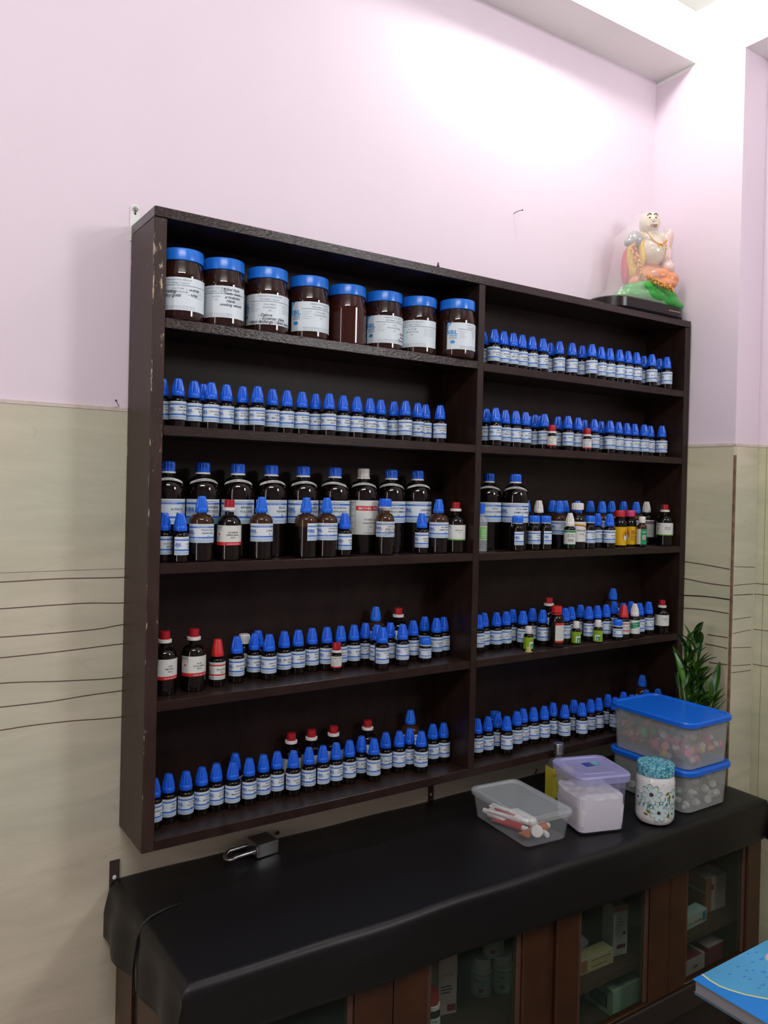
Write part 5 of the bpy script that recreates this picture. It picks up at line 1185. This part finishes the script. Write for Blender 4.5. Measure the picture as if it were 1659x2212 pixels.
# figure coordinates are relative to the plinth; x right, y to the back, z up
FX, FY = .038, -.012
FA = math.radians(-35)
def fig(x, y, z):
    x, y = (x-FX)*.68, (y-FY)
    return (FX+x*math.cos(FA)-y*math.sin(FA), FY+x*math.sin(FA)+y*math.cos(FA), z)
def turn(m): m.v = [fig(*v) for v in m.v]; return m
def blob(name, balls, m, vox=.0028, it=6):
    mb = MB()
    for c, r, *rt in balls: mb.ball((c[0]+FX, c[1]+FY, c[2]), (r[0]*1.22, r[1], r[2]), m, nu=20, nv=14)
    if name != 'green_base': turn(mb)
    o = obj(name, mb, statue); rm = o.modifiers.new('join', 'REMESH'); rm.mode = 'VOXEL'; rm.voxel_size = vox; rm.use_smooth_shade = True
    sm = o.modifiers.new('soft', 'SMOOTH'); sm.iterations = it; sm.factor = .5; return o
blob('green_base', [((-.075, -.005, .050), (.045, .045, .024)), ((-.02, -.012, .056), (.06, .050, .030)), ((.045, -.012, .050), (.062, .046, .028)), ((.095, -.01, .044), (.034, .040, .018)), ((-.085, -.015, .066), (.026, .028, .018)), ((0, 0, .045), (.12, .052, .016)), ((-.04, -.03, .075), (.04, .03, .020)), ((.03, -.03, .068), (.05, .03, .018))], 'green_r', it=3)
blob('robe', [((0, .005, .120), (.078, .044, .040)), ((.030, -.022, .115), (.052, .034, .026)), ((-.030, -.020, .108), (.045, .034, .030)), ((.078, -.015, .108), (.040, .036, .024)), ((-.050, -.030, .095), (.036, .026, .020)), ((.055, -.030, .092), (.050, .026, .018)), ((.005, .015, .150), (.060, .036, .020))], 'orange_r', it=3)
blob('robe_back', [((.010, .022, .19), (.066, .028, .060)), ((-.052, .004, .190), (.026, .024, .048)), ((-.088, .006, .150), (.020, .022, .058)), ((-.060, .0, .150), (.020, .018, .036))], 'pink_r')
blob('body', [((.010, -.012, .190), (.048, .042, .044)), ((.014, -.004, .225), (.050, .032, .030)), ((.000, -.010, .275), (.037, .032, .033)), ((.004, -.028, .262), (.022, .014, .014)), ((-.014, -.028, .266), (.012, .010, .012)), ((.018, -.028, .266), (.012, .010, .012)), ((.004, .002, .248), (.026, .022, .016)), ((.002, -.041, .276), (.006, .006, .007)),
  ((-.034, -.002, .268), (.006, .007, .016)), ((.035, -.002, .268), (.006, .007, .016)), ((.050, -.008, .228), (.020, .020, .022)), ((-.030, -.004, .226), (.020, .020, .022))], 'skin')
blob('arm_and_sack', [((.072, -.010, .215), (.020, .020, .034)), ((.086, -.012, .235), (.014, .014, .026)), ((.072, -.016, .175), (.020, .022, .030)), ((.078, -.020, .140), (.024, .026, .022))], 'skin2')
blob('ingot', [((-.062, -.020, .222), (.032, .022, .022)), ((-.092, -.022, .214), (.018, .016, .013)), ((-.066, -.018, .238), (.020, .016, .012))], 'silver_r', it=3)
blob('sash', [((-.040, -.026, .205), (.011, .012, .040)), ((-.036, -.030, .175), (.013, .012, .034)), ((-.086, -.024, .175), (.013, .013, .040)), ((-.076, -.030, .130), (.014, .014, .024))], 'gold_r', it=3)
m = MB(); path = [(-.088, -.038, .205), (-.086, -.046, .175), (-.076, -.052, .148), (-.060, -.058, .125), (-.040, -.064, .105), (-.010, -.066, .092), (.025, -.064, .082), (.060, -.060, .074), (.090, -.052, .068)]
rb = random.Random(2)
for i in range(len(path)-1):
    for k in range(7):
        t = k/7; p = [path[i][j]*(1-t)+path[i+1][j]*t for j in range(3)]
        wdt = .012 if i < 4 else .006
        m.ball((p[0]+FX+rb.uniform(-wdt, wdt), p[1]+FY-.010+rb.uniform(-.003, .003), p[2]+rb.uniform(-.006, .006)), rb.uniform(.0042, .0068), 'bead', nu=8, nv=6)
obj('coin_garland', turn(m), statue)
m = MB()
for i in range(26):
    t = i/25; x = -.030+.090*t; z = .246-.040*math.sin(t*PI*.8)-.006*t; m.ball((x+FX, -.040-.010*math.sin(PI*t)+FY, z), .0032, 'bead', nu=8, nv=6)
for x, z in ((.022, .198), (.038, .200), (.052, .198), (.052, .190)): m.ball((x+FX, -.052+FY, z), .0034, 'gold_r', nu=8, nv=6)
obj('necklace', turn(m), statue)
m = MB()
for s in (-1, 1):
    cx = s*.0125; pts = [(FX+cx+.009*math.cos(a*PI/8), FY-.0375+.002*abs(math.cos(a*PI/8)), .2895+.0055*math.sin(a*PI/8)) for a in range(9)]
    m.tube(pts, .0014, 'brow', n=6); m.ball((FX+cx, FY-.0385, .2825), (.0052, .0032, .0022), 'brow', nu=10, nv=6)
m.ball((FX+.003, FY-.0425, .260), (.0165, .005, .0065), 'lip', nu=16, nv=8); m.ball((FX+.003, FY-.0468, .2622), (.0120, .002, .0018), 'ceramic', nu=12, nv=6)
obj('face_paint', turn(m), statue)
m = MB(); rw = random.Random(8); vs = []; lev = [(.030, .160, .066), (.045, .145, .066), (.075, .132, .066), (.11, .122, .066), (.15, .116, .064), (.19, .112, .062), (.225, .108, .058), (.250, .078, .052), (.275, .048, .046), (.298, .036, .038), (.312, .020, .022), (.3145, .006, .006)]
n = 40
for j, (z, hx, hy) in enumerate(lev):
    for i in range(n):
        a = 2*PI*i/n; k = 1+rw.uniform(-.035, .035)
        cx = (.0 if z < .06 else .012+.012*min(1, z/.3)); c, s = math.cos(a), math.sin(a)
        vs.append((cx+.012+hx*k*.94*abs(c)**.8*(1 if c > 0 else -1), -.008*0+hy*k*abs(s)**.8*(1 if s > 0 else -1), z+rw.uniform(-.002, .002)))
m.add(vs, [(j*n+i, j*n+(i+1) % n, (j+1)*n+(i+1) % n, (j+1)*n+i) for j in range(len(lev)-1) for i in range(n)]+[tuple((len(lev)-1)*n+i for i in range(n))], 'wrap')
obj('cellophane_wrap', m, statue, angle=60)

# ------------------------------------------------------------ desk corner with a book
DZ = -.2262
desk = thing('desk', 'black desk corner at the lower right carrying the blue book', 'desk', (1.25, -1.15, FL))
m = MB(); bevbox(m, (-.36, -.42, DZ-.026-FL), (.36, .345, DZ-FL), 'dark_board', .003); obj('desktop', m, desk)
for sx in (-.33, .33):
    for sy in (-.39, .31):
        m = MB(); m.box((sx-.02, sy-.02, 0), (sx+.02, sy+.02, DZ-.026-FL), 'dark_board'); obj('leg', m, desk, smooth=False)
M['book_top'] = mat('sky_blue_cover', (.07, .32, .58), .3, var=.15, vscale=9); M['book_blue'] = mat('royal_blue_cover_band', (.015, .22, .68), .3); M['cream'] = mat('cream_cover_line', (.62, .62, .42), .4)
M['pages'] = mat('grey_page_edges', (.30, .29, .31), .8); M['book_back'] = mat('slate_blue_cover', (.09, .17, .22), .4)
bk = thing('book', 'blue paperback book with cream curved line and water drops on its cover', 'book', (.853, -.7405, DZ))
BW, BL = .285, .215
m = MB(); m.box((.004, -BL, 0), (BW, .0, .0012), 'book_back'); m.box((0, -BL+.004, -.0), (.004, -.004, .0008), 'book_back'); obj('back_cover', m, bk, smooth=False)
m = MB(); m.box((.005, -BL+.003, .0013), (BW-.002, -.003, .0245), 'pages'); obj('pages', m, bk, smooth=False)
m = MB(); z0, z1 = .0247, .0262
m.box((0, -BL, z0), (BW, 0, z1), 'book_top')
bp_ = [(x-.853, y+.7405) for x, y in BAND]; bp_ = [(bp_[0][0]-.0005, 0.0)]+bp_[1:]
for _ in range(3):
    a, b2 = bp_[-2], bp_[-1]; bp_.append((b2[0]+(b2[0]-a[0])*1.35, b2[1]+(b2[1]-a[1])*.85))
def off(pts, d, zz):
    out = []
    for i, (x, y) in enumerate(pts):
        a = pts[max(0, i-1)]; b2 = pts[min(len(pts)-1, i+1)]; dx, dy = b2[0]-a[0], b2[1]-a[1]; l = math.hypot(dx, dy); out.append((min(BW, x-dy/l*d), max(-BL, min(0, y+dx/l*d)), zz))
    return out
def ribbon(d0, d1, zz, mm):
    A, B = off(bp_, d0, zz), off(bp_, d1, zz); n = len(A); m.add(A+B, [(i, i+1, n+i+1, n+i) for i in range(n-1)], mm)
A = off(bp_, 0, z1+.0001); n = len(A); low = [(0, a[1], z1+.0001) for a in A]
m.add(A+[(0.0, a[1], a[2]) for a in A], [(i, i+1, n+i+1, n+i) for i in range(n-1)], 'book_blue')
yl = A[-1][1]; m.box((0, -BL, z1-.0001), (BW, yl, z1+.0001), 'book_blue')
ribbon(-.0022, .0022, z1+.0003, 'cream'); ribbon(.0022, .0034, z1+.0003, 'green_ink'); ribbon(-.0034, -.0022, z1+.0003, 'book_blue')
for i, (x, y) in enumerate(DROPS):
    cx, cy = x-.853, y+.7405; r = (.0028, .0038, .003, .0026, .005)[i % 5]
    m.tube([(cx+r*math.cos(a*PI/5+2.6), cy+r*.7*math.sin(a*PI/5+2.6), z1+.0003) for a in range(7)], [.0002, .0005, .0007, .0008, .0007, .0005, .0002], 'band', n=5)
m.add([(.205+.03*math.cos(q*PI/8), -.045+.018*math.sin(q*PI/8), z1+.0004) for q in range(16)], [tuple(range(16))], 'skin2')
obj('front_cover', m, bk, smooth=False)
